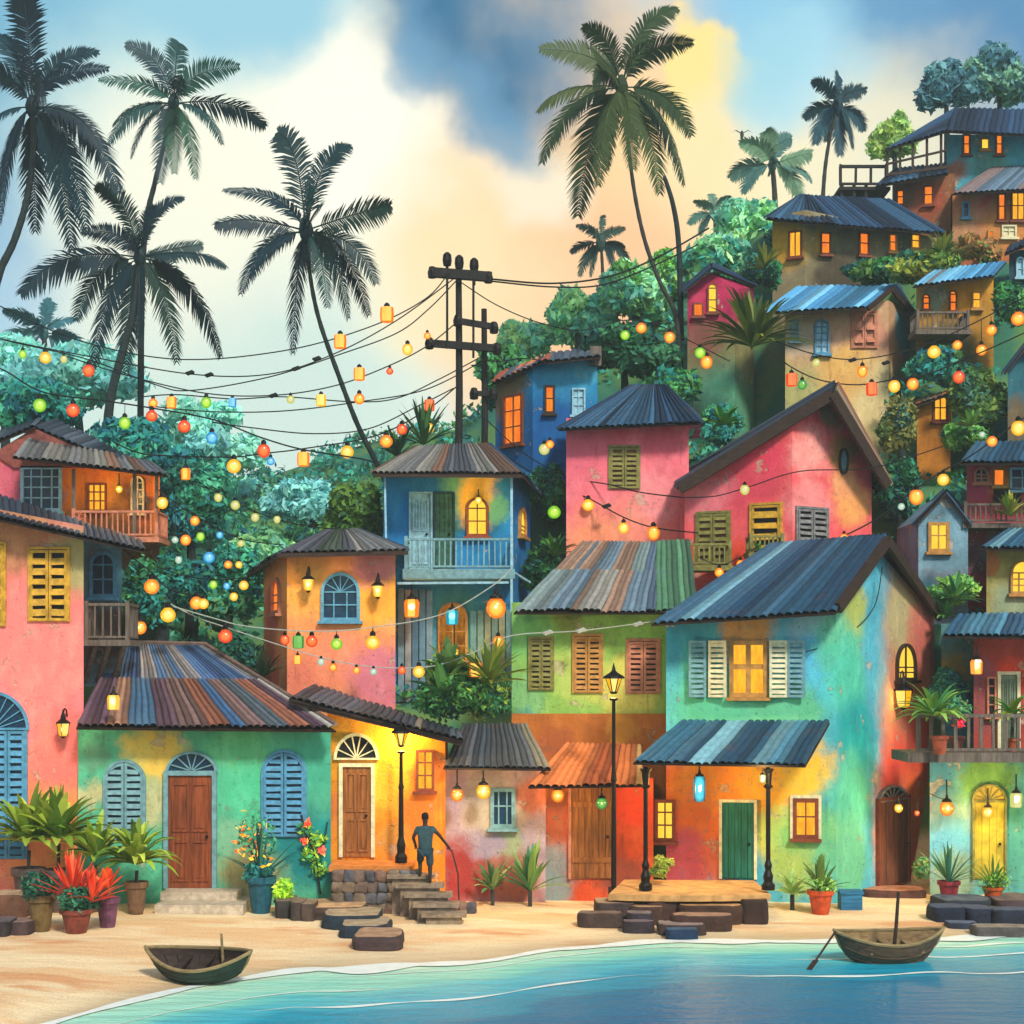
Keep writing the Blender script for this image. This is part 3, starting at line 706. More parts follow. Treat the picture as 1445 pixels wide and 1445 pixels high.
# --- blue annex with its small balcony
h = house('narrow blue annex with a small grey balcony against the pink house', 150, -1.2)
walls(h, [(112, -1.2, 760), (172, -1.2, 772), (172, .4, 772), (112, .4, 760)], paint('annex_blue', '#6a93a4', [(145, 900, 50, '#5a4a44')], -1.2), z0=at(150, 968, -1.2).z)
f = Face(112, -1.2, 172)
window(f, (127, 778, 165, 843), h, 'bluew', 'dblue', 2, 2, True, .09)
balcony(122, 180, 853, 903, -2.4, -1.2, h, 'gwood', .2)
for x in (131, 150, 172): mb = MB(); mb.beam(at(x+5, 906, -2.3), at(x-12, 962, -1.3), .12, .12); mb.build('strut', 'gwood', h)
# --- upper left house: orange veranda
h = house('orange walled house with a railed veranda under a patched grey tin roof, upper left', 110, 6, 900)
walls(h, [(-60, 6.2, 640), (225, 6.2, 672), (215, 9.5, 668), (-60, 9.5, 640)],
      paint('orange_plaster', '#d9741f', [(10, 690, 42, '#c55a6c'), (110, 690, 40, '#e8801c'), (60, 700, 28, '#3f7391'), (160, 700, 30, '#f09c28'), (200, 710, 18, '#5a4438'), (200, 890, 90, '#2c4a38'), (230, 830, 60, '#2c4a38'), (150, 780, 80, '#6a5536')], 6.2))
f = Face(-60, 6.2, 225)
window(f, (30, 658, 88, 722), h, 'pblue', 'dblue', 4, 4, False, .1)
window(f, (124, 682, 151, 722), h, 'rust', 'lit', 3, 3, False, .06)
window(f, (185, 672, 204, 724), h, 'cream', 'dblue', 2, 4, True, .06)
balcony(104, 221, 722, 758, 4.6, 6.2, h, 'salmon', .17)
for x in (104, 190, 221): mb = MB(); mb.beam(at(x, 758, 4.62), at(x, 662, 4.62), .1, .1); mb.build('post', 'gwood', h)
rf(h, [dict(q=((18, 645, 3.9), (238, 672, 4.1), (215, 655, 6.4), (40, 618, 6.4)), pal=PGREY+['#7a5c48'], strip=.2, rag=.2),
       dict(q=((46, 603, 6.2), (182, 662, 6.2), (200, 655, 10), (75, 592, 10)), pal=PDARK, strip=.22),
       dict(q=((-60, 648, 6.0), (50, 602, 6.0), (60, 592, 10), (-60, 630, 10)), pal=PDARK, strip=.22)])
mb = MB(); q0 = [at(-10, 640, 6.1), at(48, 604, 6.1), at(170, 660, 6.1), at(20, 660, 6.1)]; mb.add(q0+[p+Vector((0, .3, 0)) for p in q0], [(0, 3, 2, 1), (4, 5, 6, 7), (0, 1, 5, 4), (1, 2, 6, 5), (2, 3, 7, 6), (3, 0, 4, 7)])
mb.build('gable', simple('gable_boards', '#8a4a40', .8, .4, 6), h)
# --- green house with arched louvres
h = house('low green house with a brown panelled door between arched blue louvred windows', 290, -3.1)
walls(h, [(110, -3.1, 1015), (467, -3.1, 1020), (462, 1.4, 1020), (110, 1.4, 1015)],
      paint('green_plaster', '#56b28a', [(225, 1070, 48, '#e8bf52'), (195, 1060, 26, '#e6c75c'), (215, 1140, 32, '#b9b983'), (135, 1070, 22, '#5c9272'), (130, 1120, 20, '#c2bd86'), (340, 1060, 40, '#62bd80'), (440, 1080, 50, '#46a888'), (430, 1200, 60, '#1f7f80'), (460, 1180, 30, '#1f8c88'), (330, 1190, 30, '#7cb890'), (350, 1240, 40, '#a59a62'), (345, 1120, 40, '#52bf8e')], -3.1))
f = Face(110, -3.1, 467)
shutters(f, (149, 1075, 203, 1186), h, 'tealw', 2, True, .18, 'dblue', 'tealw')
shutters(f, (372, 1061, 430, 1181), h, 'bluew', 2, True, .18, 'dblue', 'bluew')
door(f, (238, 1094, 300, 1253), h, 'brown', 'tealw', 'panel', .12, (234, 1060, 308, 1090))
rf(h, [dict(q=((108, 1026, -4.0), (472, 1030, -4.0), (288, 915, .6), (165, 912, .6)), pal=PB[::-1], bands=2, strip=.19, rag=.15, sheet=(2, 4))])
mb = MB(); mb.tube([at(163, 911, .6)+Vector((0, 0, .1)), at(290, 914, .6)+Vector((0, 0, .1)), at(474, 1029, -4)+Vector((0, 0, .12))], .07, 6); mb.build('ridge_cap', simple('ridge_metal', '#6e5a50', .5, .3), h)
# doorstep
st = thing('doorstep', 'pair of pale stone doorsteps below the panelled brown door', 'steps', at(282, 1290, -4.2))
for (a, b, y0, y1, zt, zb) in ((226, 334, -4.0, -3.12, .33, .13), (218, 343, -4.9, -3.12, .128, -.4)):
    p0, p1 = at(a, HZ, y0).x, at(b, HZ, y0).x; mb = MB()
    mb.box(Matrix.Identity(4), (p0, y0, zb), (p1, y1, zt)); mb.build('step', simple('pale_step_stone', '#c0b098', .8, .3), st)
# --- orange tower
h = house('square orange tower house with an arched blue window and two wall lamps', 470, 2, 1000)
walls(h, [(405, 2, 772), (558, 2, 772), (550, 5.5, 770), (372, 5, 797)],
      paint('orange_pink_plaster', '#e8935a', [(430, 830, 45, '#f0a24a'), (540, 850, 35, '#f2a23c'), (530, 800, 30, '#cf7a78'), (480, 930, 50, '#ee8a66'), (540, 960, 50, '#d97a86'), (420, 960, 40, '#e07a60'), (385, 870, 40, '#c5645a', 4), (385, 960, 50, '#cc5c50', 4)], 2))  # last two patches paint the left side wall darker, as its shade
f = Face(405, 2, 558)
window(f, (453, 808, 508, 876), h, 'bluew', 'dblue', 3, 2, True, .09, True, 'window', True)
f2 = Face(372, 5, 405, 2); window(f2, (386, 815, 397, 866), h, 'salmon', 'lito', 1, 2, True, .1)
rf(h, [dict(q=((393, 782, 1.2), (574, 778, 1.2), (505, 750, 3.7), (460, 752, 3.7)), pal=PGREY+['#3c4638'], strip=.2, rag=.14),
       dict(q=((349, 812, 5.6), (393, 783, 1.2), (460, 752, 3.7), (458, 752, 3.8)), pal=PDARK, strip=.22), dict(q=((574, 778, 1.2), (568, 774, 6.4), (506, 750, 3.8), (505, 750, 3.7)), pal=PDARK, strip=.22),
       dict(q=((568, 774, 6.4), (352, 808, 5.8), (458, 752, 3.8), (506, 750, 3.8)), pal=PDARK, strip=.24)])
fascia(h, [(350, 813, 5.6), (393, 784, 1.15), (576, 780, 1.15)], .06, .12)
# --- orange house with the fanlight
h = house('small orange house with a planked door under a cream fanlight', 545, -2.7, 1215)
walls(h, [(462, -2.7, 992), (628, -2.7, 1036), (632, 0.9, 1036), (462, .9, 988)],
      paint('amber_plaster', '#e5851f', [(500, 1020, 40, '#e59a2c'), (545, 1100, 50, '#f0a62e'), (480, 1150, 25, '#e07a3a'), (600, 1150, 40, '#e27a2a'), (610, 1090, 25, '#d9702a'), (560, 1190, 30, '#c98a3a')], -2.7))
f = Face(462, -2.7, 628)
door(f, (484, 1082, 524, 1209), h, 'obrown', 'cream', 'panel', .1, (471, 1034, 535, 1072), 'cream', 'dark')
window(f, (587, 1058, 613, 1116), h, 'rust', 'lit', 2, 3, False, .07)
rf(h, [dict(q=((408, 986, -3.5), (654, 1046, -3.4), (650, 1034, 1.0), (440, 968, 1.0)), pal=PDARK+['#6f675c'], strip=.19, rag=.2)])
fascia(h, [(408, 989, -3.45), (652, 1049, -3.35)], .08, .14)
# platform and stair of it
pl = thing('stone_stair', 'orange paved landing on a rubble base with plank steps going down to the sand', 'steps', at(560, 1270, -5))
zt = at(500, 1213, -2.75).z; xa, xb = at(468, HZ, -3.6).x, at(584, HZ, -3.6).x
mb = MB(); mb.box(Matrix.Identity(4), (xa, -4.3, zt-.14), (xb, -2.72, zt)); mb.build('landing', simple('orange_paving', '#c87a34', .8, .3, 3), pl)
mb = MB(); mb.box(Matrix.Identity(4), (xa+.05, -4.2, -.4), (xb-.05, -2.73, zt-.142)); mb.build('base', 'dark', pl)
def boulder(mb, c, rx, ry, rz, c0, seed=0, ang=0, flat=False):
    import bmesh
    bm = bmesh.new(); bmesh.ops.create_icosphere(bm, subdivisions=3, radius=1)
    off = Vector((seed*7.3, seed*3.1, 0)); vs = []
    for v in bm.verts:
        p = v.co.copy(); k = 1+.28*mnoise.noise(p*1.1+off)+.1*mnoise.noise(p*3+off)
        q = Vector([math.copysign(abs(a)**.62, a) for a in p])*k
        if flat: q.z = max(-.8, min(.8, q.z*1.2))
        q = Vector((q.x*rx, q.y*ry, q.z*rz)); q.rotate(Matrix.Rotation(ang, 3, 'Z')); vs.append(Vector(c)+q)
    mb.add(vs, [[v.index for v in f_.verts] for f_ in bm.faces], c0); bm.free()
STN = cc('#7a6558', '#6b6a6c', '#84705a', '#5c5a60', '#8a6a5a')
k = 0
for row in range(4):
    x = xa+.1
    while x < xb+1.6*(row == 0)+.5*(row == 1):
        wv = rng.uniform(.22, .34); mb = MB(); k += 1
        boulder(mb, (x+wv/2, -4.28-(x > xb)*1.0*0, -.05+row*.28), wv*.6, .2, .17, rng.choice(STN), k); mb.build('stone', 'rock', pl, smooth=True); x += wv
x0s = [546, 558, 570, 582, 594]; x1s = [612, 626, 638, 648, 658]
for i in range(5):
    Yf = -4.6-.4*i; z_ = zt-.19*(i+1); a, b = at(x0s[i], HZ, Yf).x, at(x1s[i], HZ, Yf).x
    mb = MB(); mm = Matrix.Rotation(R(-3), 4, 'Y'); mb.box(Matrix.Identity(4), (a, Yf, z_-.1), (b, Yf+.6, z_), taper=0); mb.box(Matrix.Identity(4), (a+.12, Yf+.1, -.4), (b-.12, Yf+.58, z_-.102)); mb.build('step', simple('worn_step_stone', '#8f7c66', .9, .45, 4, 0, .03), pl)
STEP = [(-4.6-.4*i, zt-.19*(i+1)) for i in range(5)]
# --- blue house with the balcony
h = house('blue balcony house under a fluted brown tin roof with a glowing arched window', 640, 6, 1000)
walls(h, [(541, 6, 655), (722, 6, 655), (748, 9.5, 668), (560, 10, 660)],
      paint('blue_plaster', '#1f72ac', [(570, 700, 35, '#2a85bd'), (655, 690, 35, '#5c9a7a'), (678, 715, 32, '#e8a92c'), (680, 680, 24, '#d9a83a'), (712, 720, 18, '#62a890'), (745, 740, 30, '#17479a', 9), (640, 880, 60, '#3f8a8a'), (580, 880, 40, '#4f86a8'), (690, 900, 40, '#4c9a92'), (640, 970, 50, '#3a6a6a'), (628, 740, 20, '#31705c')], 6), z0=at(640, 1060, 6).z)
f = Face(541, 6, 722)
door(f, (580, 697, 608, 803), h, 'pblue', 'pblue', 'panel', .06)
door(f, (614, 697, 640, 803), h, simple('dark_doorway', '#2e5a4a', .8, .5), 'dblue', 'plank', .05)  # plank leaf coloured dark to stand for the darkness of the doorway
window(f, (658, 702, 689, 757), h, 'rust', 'lity', 2, 2, True, .08)
f2 = Face(722, 6, 748, 9.5); window(f2, (731, 716, 740, 758), h, 'ochre', 'lity', 1, 2, True, .1)
window(f, (618, 850, 660, 935), h, 'ochre', emit('warm_cellar_pane', '#c98018', .55, .8, '#6a3a10'), 2, 3, True, .08)
mb = MB()
x = 562
while x < 612:
    a, b = at(x, 825, 5.95), at(x, 990, 5.95); mb.box(Matrix.Identity(4), (a.x, 5.86, b.z), (a.x+.19, 5.99, a.z-.1-rng.uniform(0, .1)), rng.choice(cc('#5b86a0', '#6f8fa0', '#49708a', '#8d9498'))); x += 10
x = 664
while x < 718:
    a, b = at(x, 860+rng.uniform(-4, 4), 5.95), at(x, 960, 5.95); mb.box(Matrix.Identity(4), (a.x, 5.86, b.z), (a.x+.19, 5.99, a.z), rng.choice(cc('#7d9a88', '#9a9a76', '#6a9490'))); x += 10
mb.build('plank_cladding', attr_mat('weathered_planks', .8, 0, 3, .4), h)
balcony(573, 722, 761, 803, 4.6, 6, h, 'tealw', .17, floor_t=.3)
for nm_, pa_, pb_, w_ in (('post', (722, 668, 4.55), (722, 975, 4.55), .08), ('post', (543, 672, 4.55), (545, 770, 4.55), .06), ('brace', (722, 806, 4.5), (748, 822, 5.6), .06), ('bottom_rail', (561, 823, 4.5), (718, 822, 4.5), .07)):
    mb = MB(); mb.beam(at(*pa_), at(*pb_), w_); mb.build(nm_, 'pblue', h)
PW = PGREY+['#6a5040', '#5c4638']
rf(h, [dict(q=((526, 668, 4.2), (737, 669, 4.2), (688, 628, 7.6), (590, 632, 7.6)), pal=PW, strip=.17, amp=.07, rag=.1),
       dict(q=((737, 669, 4.2), (765, 702, 9.8), (690, 628, 8.0), (688, 628, 7.6)), pal=PNAVY, strip=.2), dict(q=((545, 668, 10), (526, 668, 4.2), (590, 632, 7.6), (591, 632, 8)), pal=PW, strip=.2),
       dict(q=((760, 690, 10.4), (545, 668, 10.2), (591, 632, 8), (690, 628, 8)), pal=PW, strip=.24)])
fascia(h, [(526, 671, 4.2), (737, 672, 4.2)], .06, .1)
# --- grey lavender cottage
h = house('low lavender cottage with a small blue window under a grey striped tin roof', 690, -2.2)
walls(h, [(626, -2.2, 1072), (770, -2.2, 1072), (770, 1.0, 1072), (626, 1.0, 1072)],
      paint('lavender_plaster', '#a89298', [(650, 1120, 30, '#a58fa0'), (700, 1140, 50, '#b8a890'), (660, 1235, 45, '#a03a34'), (720, 1240, 50, '#a0604e'), (720, 1190, 30, '#9aa57c'), (760, 1120, 30, '#b06a50'), (690, 1190, 25, '#9c8c98')], -2.2))
f = Face(626, -2.2, 770); window(f, (692, 1112, 727, 1168), h, 'tealw', 'dblue', 3, 2, False, .1)
rf(h, [dict(q=((626, 1083, -3.1), (777, 1085, -3.1), (744, 1024, -.1), (652, 1024, -.1)), pal=PGREY+['#8a8470', '#3c444c'], strip=.17, amp=.06, rag=.12)])
# --- rusty roofed shed
h = house('orange red cottage with a tall planked door under a rusty brown awning roof', 835, -1.9)
walls(h, [(762, -1.9, 1098), (922, -1.9, 1098), (922, 1.0, 1098), (762, 1.0, 1098)],
      paint('red_orange_plaster', '#d8552c', [(785, 1120, 25, '#e07a3a'), (780, 1220, 40, '#8a8580'), (790, 1160, 30, '#c56a48'), (770, 1090, 25, '#b08a78'), (890, 1130, 35, '#e8482a'), (880, 1230, 35, '#9a4a34'), (765, 1250, 40, '#7f8d8a')], -1.9))
f = Face(762, -1.9, 922); door(f, (806, 1110, 864, 1240), h, 'obrown', 'salmon', 'ledged', .08)
rf(h, [dict(q=((746, 1110, -3.6), (908, 1108, -3.6), (905, 1054, -.9), (797, 1051, -.9)), pal=PBRN, strip=.19, amp=.065, rag=.18)])
# --- green upper house
h = house('lime green house with three louvred shutters above an ochre stone band', 835, 1.1, 1060)
walls(h, [(722, 1.1, 850), (945, 1.1, 850), (945, 4.2, 850), (726, 4.2, 850)],
      paint('lime_plaster', '#84b054', [(740, 900, 40, '#6fae62'), (820, 950, 40, '#a9bf5e'), (885, 970, 45, '#d4c860'), (740, 980, 30, '#76ae70'), (740, 1010, 20, '#4f9a8c'), (900, 900, 30, '#8cbf58'), (800, 870, 25, '#7f8c40')], 1.1))
mb = MB(); a, b = at(722, 1007, 1.02), at(945, 1070, 1.02); mb.box(Matrix.Identity(4), (a.x, .98, b.z-1.5), (b.x, 1.098, a.z))
mb.build('stone_band', paint('ochre_stone', '#b0662c', [(880, 1030, 25, '#c98a34'), (780, 1040, 30, '#a55a30')], 1.0, .5), h)
f = Face(722, 1.1, 945)
for r_, m_ in (((748, 901, 779, 974), 'olive'), ((810, 897, 848, 978), 'ochre'), ((886, 904, 929, 979), 'salmon')): shutters(f, r_, h, m_, 2, False, .15)
rf(h, [dict(q=((726, 864, .1), (955, 864, .1), (955, 768, 4.6), (820, 766, 4.6)), pal=['#5b6f7a', '#71807e', '#86847a', '#4d6070', '#8a6f5c', '#6a7c78'], bands=2, strip=.17, amp=.06, rag=.22),
       dict(q=((925, 862, -.1), (985, 860, -.1), (974, 764, 4.6), (925, 766, 4.6)), pal=['#4f7c5c', '#5c8a66', '#44705a'], strip=.15, amp=.06, rag=.15)])
# --- the big blue and green gabled house
h = house('big turquoise gabled house with a navy tin roof, awning and open shuttered window', 1100, -.9)
Yc = -2.3
walls(h, [(940, -1.6, 862), (1180, Yc, 862), (1246, .17, 784), (1318, 3.2, 868), (1090, 5.2, 850), (960, 2.0, 868)],
      paint('turquoise_plaster', '#4fa8bc', [(960, 900, 50, '#2c7a98', -1.7), (1000, 870, 40, '#3c8aa0', -1.7), (1010, 940, 40, '#3f9a9a', -1.7), (1055, 885, 36, '#cf8f4a', -2), (1150, 880, 40, '#8fb4c0', -2.2), (1150, 940, 50, '#55b6da', -2.2), (1000, 1000, 60, '#5ab88c', -1.7), (1100, 1010, 60, '#62bc8c', -2),
       (935, 1120, 60, '#e0541e', -1.7), (985, 1180, 60, '#ee6038', -1.7), (985, 1095, 50, '#f08a2c', -1.8), (960, 1230, 50, '#d85a54', -1.7), (1060, 1100, 50, '#f4a82c', -2), (1010, 1150, 60, '#f0702c', -1.8), (1030, 1110, 45, '#f28c28', -2), (1090, 1110, 50, '#f2a42a', -2), (1140, 1090, 40, '#e8b838', -2.2), (960, 1210, 40, '#cf5560', -1.7), (1020, 1210, 30, '#d86a4a', -1.9), (1100, 1180, 45, '#b8b84c', -2.1), (1150, 1190, 55, '#7fc06c', -2.2), (1120, 1230, 40, '#9fb85a', -2.2),  # yellow patches here also paint warm lamp glow onto the porch wall
       (1196, 900, 60, '#6abf92', -1.7), (1204, 850, 50, '#a8b45c', -1.4), (1200, 960, 60, '#4fc0a0', -1.6), (1205, 1040, 60, '#1f9c9c', -1.4), (1200, 1130, 60, '#52b494', -1.6), (1196, 1215, 60, '#62b48c', -1.7),
       (1288, 840, 95, '#a88468', 1.9), (1290, 920, 100, '#c58a5c', 2), (1285, 1000, 100, '#d07c50', 1.8), (1268, 870, 50, '#b0a070', 1.1), (1310, 900, 60, '#c96a5a', 2.8), (1290, 1070, 100, '#dc4a3c', 2), (1268, 1050, 55, '#c8805c', 1.1), (1275, 1130, 100, '#ea5038', 1.4), (1300, 1160, 80, '#f4702c', 2.4), (1262, 1190, 70, '#ea8458', .9), (1290, 1230, 80, '#d0603c', 2)], -1.5, .3))
f = Face(940, -1.6, 1180, Yc)
window(f, (1029, 904, 1083, 984), h, 'ochre', 'lit', 2, 2, False, .12, True, 'window', False, .14)
x0, z0, W, H = f.rect((1029, 904, 1083, 984)); x2, _, W2, _ = f.rect((1000, 905, 1026, 985))
for cx_, side, mt_, an, w_ in ((1013, -1, 'cream', -.25, 1), (984, -1, 'tealw', .2, .95), (1098, 1, 'cream', .25, 1), (1124, 1, 'tealw', -.2, .95)):
    lx, _ = f.loc(cx_, 945); shutter_leaf(f, lx, z0, W2*w_, H, h, mt_, .12, None, an, .14, 'shutter')
window(f, (924, 1128, 953, 1187), h, 'rust', 'lity', 2, 3, False, .09)
door(f, (1019, 1132, 1064, 1240), h, 'green', 'cream', 'plank', .08)
window(f, (1119, 1127, 1155, 1183), h, 'rust', 'lit', 2, 2, False, .1, True)
mb = MB(); x0, z0, W, H = f.rect((1115, 1122, 1159, 1187)); ring(mb, f.mat(x0+W/2, z0), outline(W, H, False), outline(W, H, False, .08), -.08, .01); mb.build('window_surround', 'cream', h)
f2 = Face(1180, Yc, 1318, 3.2)
door(f2, (1237, 1128, 1278, 1249), h, wood('weathered_door', '#7a4a34', 2, .6), 'rust', 'plank', .08, (1236, 1108, 1277, 1130), 'grey', 'dark')
window(f2, (1263, 908, 1290, 960), h, 'dwood', 'lity', 2, 2, True, .08)
rf(h, [dict(q=((921, 880, -2.7), (1180, 864, -3.4), (1252, 757, -.6), (1085, 770, 4.0)), pal=PBLUE, strip=.24, amp=.07, rag=.22, sheet=(2, 4)),
       dict(q=((1326, 868, 3.2), (1100, 860, 6.5), (1085, 770, 4.2), (1253, 757, -.7)), pal=PNAVY, strip=.24)])
fascia(h, [(1183, 858, -3.3), (1252, 763, -.8), (1326, 870, 3.0)], .14, .3, 'dwood')
rf(h, [dict(q=((894, 1076, -4.9), (1137, 1080, -5.3), (1171, 1020, -2.5), (960, 1020, -1.8)), pal=PBLUE, strip=.19, amp=.06, rag=.15)], 'awning_roof')
for x_, y_ in ((911, -4.6), (1084, -4.9)):
    mb = MB(); a = at(x_, 1250, y_); b = at(x_, 1082, y_); mb.tube([a, b], .06, 8); mb.lathe(a-Vector((0, 0, .1)), [(.17, 0), (.17, .12), (.11, .2), (.13, .35), (.075, .5), (.1, .62), (.06, .75)], 10); mb.lathe(b-Vector((0, 0, .55)), [(.08, 0), (.13, .05), (.08, .1), (.1, .4), (.16, .5)], 10); mb.build('awning_post', 'iron', h)
# terrace with stone slabs
te = thing('stone_terrace', 'sand coloured terrace on stacked dark stone slabs before the green door', 'terrace', at(980, 1290, -5.5))
ztt = at(1000, 1243, -2.5).z; mb = MB(); a, b = at(858, 1255, -5.1), at(1086, 1255, -5.1)
nn_ = 16; pts = [(a.x+(b.x-a.x)*i/nn_, -5.25-.25*math.sin(math.pi*i/nn_)-.06*rng.random()) for i in range(nn_+1)]+[(b.x, -2.4), (a.x+.6, -2.2)]
mb.add([(x, y, ztt-.15) for x, y in pts]+[(x, y, ztt) for x, y in pts], [tuple(range(len(pts)))[::-1], tuple(range(len(pts), 2*len(pts)))]+[(i, (i+1) % len(pts), len(pts)+(i+1) % len(pts), len(pts)+i) for i in range(len(pts))])
mb.build('terrace_top', simple('sandstone_top', '#c99a5e', .85, .3, 3), te)
slabs = [(840, 897, 1266, 1275, 1283, '#4a3a34', '#8f7860'), (912, 958, 1269, 1274, 1282, '#4a342a', '#806650'), (887, 938, 1275, 1280, 1287, '#50382c', '#a07c5c'), (958, 1050, 1271, 1278, 1287, '#4c3426', '#a88050'), (816, 879, 1285, 1289, 1295, '#4c3c34', '#6f5c50'),
         (886, 922, 1284, 1289, 1297, '#3c343a', '#6a6060'), (950, 1037, 1287, 1293, 1303, '#4a3228', '#8a6c58'), (879, 925, 1297, 1301, 1307, '#3a2f34', '#5c5058'), (930, 999, 1298, 1306, 1312, '#443430', '#7a6c68'), (940, 986, 1308, 1312, 1321, '#1b3450', '#2c4c66'), (1046, 1086, 1264, 1270, 1285, '#3c2a22', '#5a4234')]
for i, s_ in enumerate(slabs): slab(*s_, seed=i+3, Yf=-5.45-(s_[4]-1282)*.055).build('slab', 'rock', te)
mb = MB(); mb.box(Matrix.Identity(4), (a.x+.15, -5.1, -.4), (b.x-.1, -2.5, ztt-.152), hx('#3c2c24')); mb.build('base', 'rock', te)
# --- right front house: blue green ground floor with balcony
h = house('blue green house with a wide timber balcony over a yellow arched door', 1400, -.6)
walls(h, [(1312, -.6, 1070), (1560, -.6, 1070), (1560, 3.5, 1070), (1316, 3.5, 1070)],
      paint('blue_green_plaster', '#4b96a0', [(1330, 1100, 45, '#4f95ba'), (1340, 1165, 45, '#8fb4b8'), (1335, 1200, 45, '#62a8c4'), (1395, 1100, 45, '#6a9a52'), (1420, 1160, 40, '#5aa878'), (1440, 1200, 60, '#4f9a88'), (1340, 1240, 40, '#7d9a80')], -.6))
f = Face(1312, -.6, 1560)
door(f, (1374, 1132, 1416, 1240), h, simple('yellow_green_door', '#b8a62e', .7, .4, 2), 'olive', 'plank', .06, (1370, 1106, 1420, 1131), 'olive', simple('dusty_yellow_glass', '#c8a838', .5, .3))
walls(h, [(1374, .2, 880), (1560, .2, 880), (1560, 3.4, 880), (1374, 3.4, 880)], paint('brick_red_plaster', '#a8453a', [(1440, 950, 30, '#d8442c'), (1385, 960, 25, '#96505a'), (1400, 1000, 40, '#8a4644')], .2), z0=at(1400, 1072, .2).z, name='upper_wall')
walls(h, [(1328, 1.6, 880), (1376, 1.6, 880), (1376, 3.4, 880), (1328, 3.4, 880)], paint('dim_teal_plaster', '#47706e', [(1340, 950, 30, '#8a7a3a'), (1350, 1010, 30, '#245a74')], 1.6), z0=at(1400, 1072, .2).z, name='side_wall')
f = Face(1374, .2, 1560); door(f, (1411, 952, 1434, 1062), h, simple('green_glazed_door', '#6a7c62', .5, .4), 'cream', 'panel', .09)
window(f, (1392, 955, 1405, 1010), h, 'salmon', 'dark', 1, 4, False, .05)
mb = MB(); a, b = at(1282, 1076, -2.6), at(1560, 1076, -2.6); mb.box(Matrix.Identity(4), (a.x, -2.6, a.z), (b.x, -.55, at(1282, 1062, -2.6).z)); fl = mb.build('balcony', 'gwood', h)
railing(at(1296, 1062, -2.5), at(1560, 1062, -2.5), 52/sc_(-2.5), 'gwood', .33, .09, parent=fl, top=.09)
mb = MB(); mb.beam(at(1340, 1060, -2.4), at(1378, 900, -.8), .0001); 
rf(h, [dict(q=((1330, 898, -1.4), (1560, 900, -1.4), (1560, 866, 1.2), (1350, 870, 1.2)), pal=PBLUE+PNAVY, strip=.19, rag=.12)])
st = thing('doorstep', 'flat reddish stone slab step at the narrow red doorway', 'steps', at(1270, 1262, -2.4)); mb = MB(); a, b = at(1222, 1262, -2.6), at(1312, 1262, -2.6)
slab(1219, 1312, 1249, 1257, 1267, '#5c3a30', '#a06a50', .05, 9).build('step', 'rock', st)
# --- yellow house, right edge above
h = house('olive yellow house with a glowing arched window and blue tin roof at the right edge', 1430, 3.6, 900)
walls(h, [(1392, 3.8, 775), (1560, 3.8, 775), (1560, 7, 775), (1392, 7, 775)], paint('olive_plaster', '#9a9250', [(1440, 850, 40, '#8a9a78'), (1400, 790, 16, '#b06a3a')], 3.8)); f = Face(1392, 3.8, 1560)
window(f, (1425, 790, 1462, 838), h, 'ochre', 'lity', 3, 3, True, .07)
rf(h, [dict(q=((1383, 774, 2.9), (1560, 777, 2.9), (1560, 736, 6), (1432, 742, 6)), pal=PBLUE, strip=.18, rag=.1)])
# --- pink balcony house, right
h = house('small rose red house with a crowded grey balcony under a blue tin roof', 1400, 6.5, 850)
walls(h, [(1364, 6.6, 652), (1560, 6.6, 652), (1560, 10, 652), (1364, 10, 652)], paint('rose_red_plaster', '#b0484e', [(1410, 680, 25, '#e8842c'), (1380, 690, 18, '#a8405a'), (1380, 790, 30, '#7a5560'), (1420, 780, 30, '#6f9098')], 6.6)); f = Face(1364, 6.6, 1560)
window(f, (1374, 660, 1394, 682), h, 'salmon', 'dblue', 2, 2, True, .05); window(f, (1401, 662, 1417, 686), h, 'ochre', 'lito', 1, 1, False, .04); window(f, (1424, 660, 1460, 692), h, 'pblue', 'dblue', 2, 2)
window(f, (1402, 690, 1440, 712), h, 'dwood', 'dark', 1, 1, False, .04, False)
balcony(1362, 1500, 712, 738, 5.4, 6.6, h, 'gwood', .16)
rf(h, [dict(q=((1354, 654, 5.0), (1560, 654, 5.0), (1560, 622, 8), (1375, 627, 8)), pal=PBLUE, strip=.19, rag=.1)])
# --- small blue gable house
h = house('tiny pale blue gabled house with one yellow lit window', 1325, 5.2, 850)
mb = MB(); pp = [(1296, 735), (1334, 699), (1366, 735), (1366, 900), (1296, 900)]; A = [at(x, y, 5.4) for x, y in pp]; B = [p+Vector((0, 3, 0)) for p in A]
mb.add(A+B, [(0, 1, 2, 3, 4)[::-1], (5, 6, 7, 8, 9)]+[(i, (i+1) % 5, 5+(i+1) % 5, 5+i) for i in range(5)])
mb.build('wall', paint('grey_blue_plaster', '#6f95a4', [(1330, 840, 40, '#6a5c62'), (1310, 840, 30, '#38606e')], 5.4), h)
f = Face(1296, 5.4, 1366); window(f, (1309, 737, 1339, 779), h, 'ochre', 'lity', 2, 2, False, .1)
rf(h, [dict(q=((1291, 742, 5.2), (1291, 730, 8.6), (1334, 690, 8.6), (1334, 696, 5.2)), pal=PBLUE, amp=.02), dict(q=((1370, 742, 5.2), (1370, 730, 8.6), (1334, 690, 8.6), (1334, 696, 5.2)), pal=PNAVY, amp=.02)])
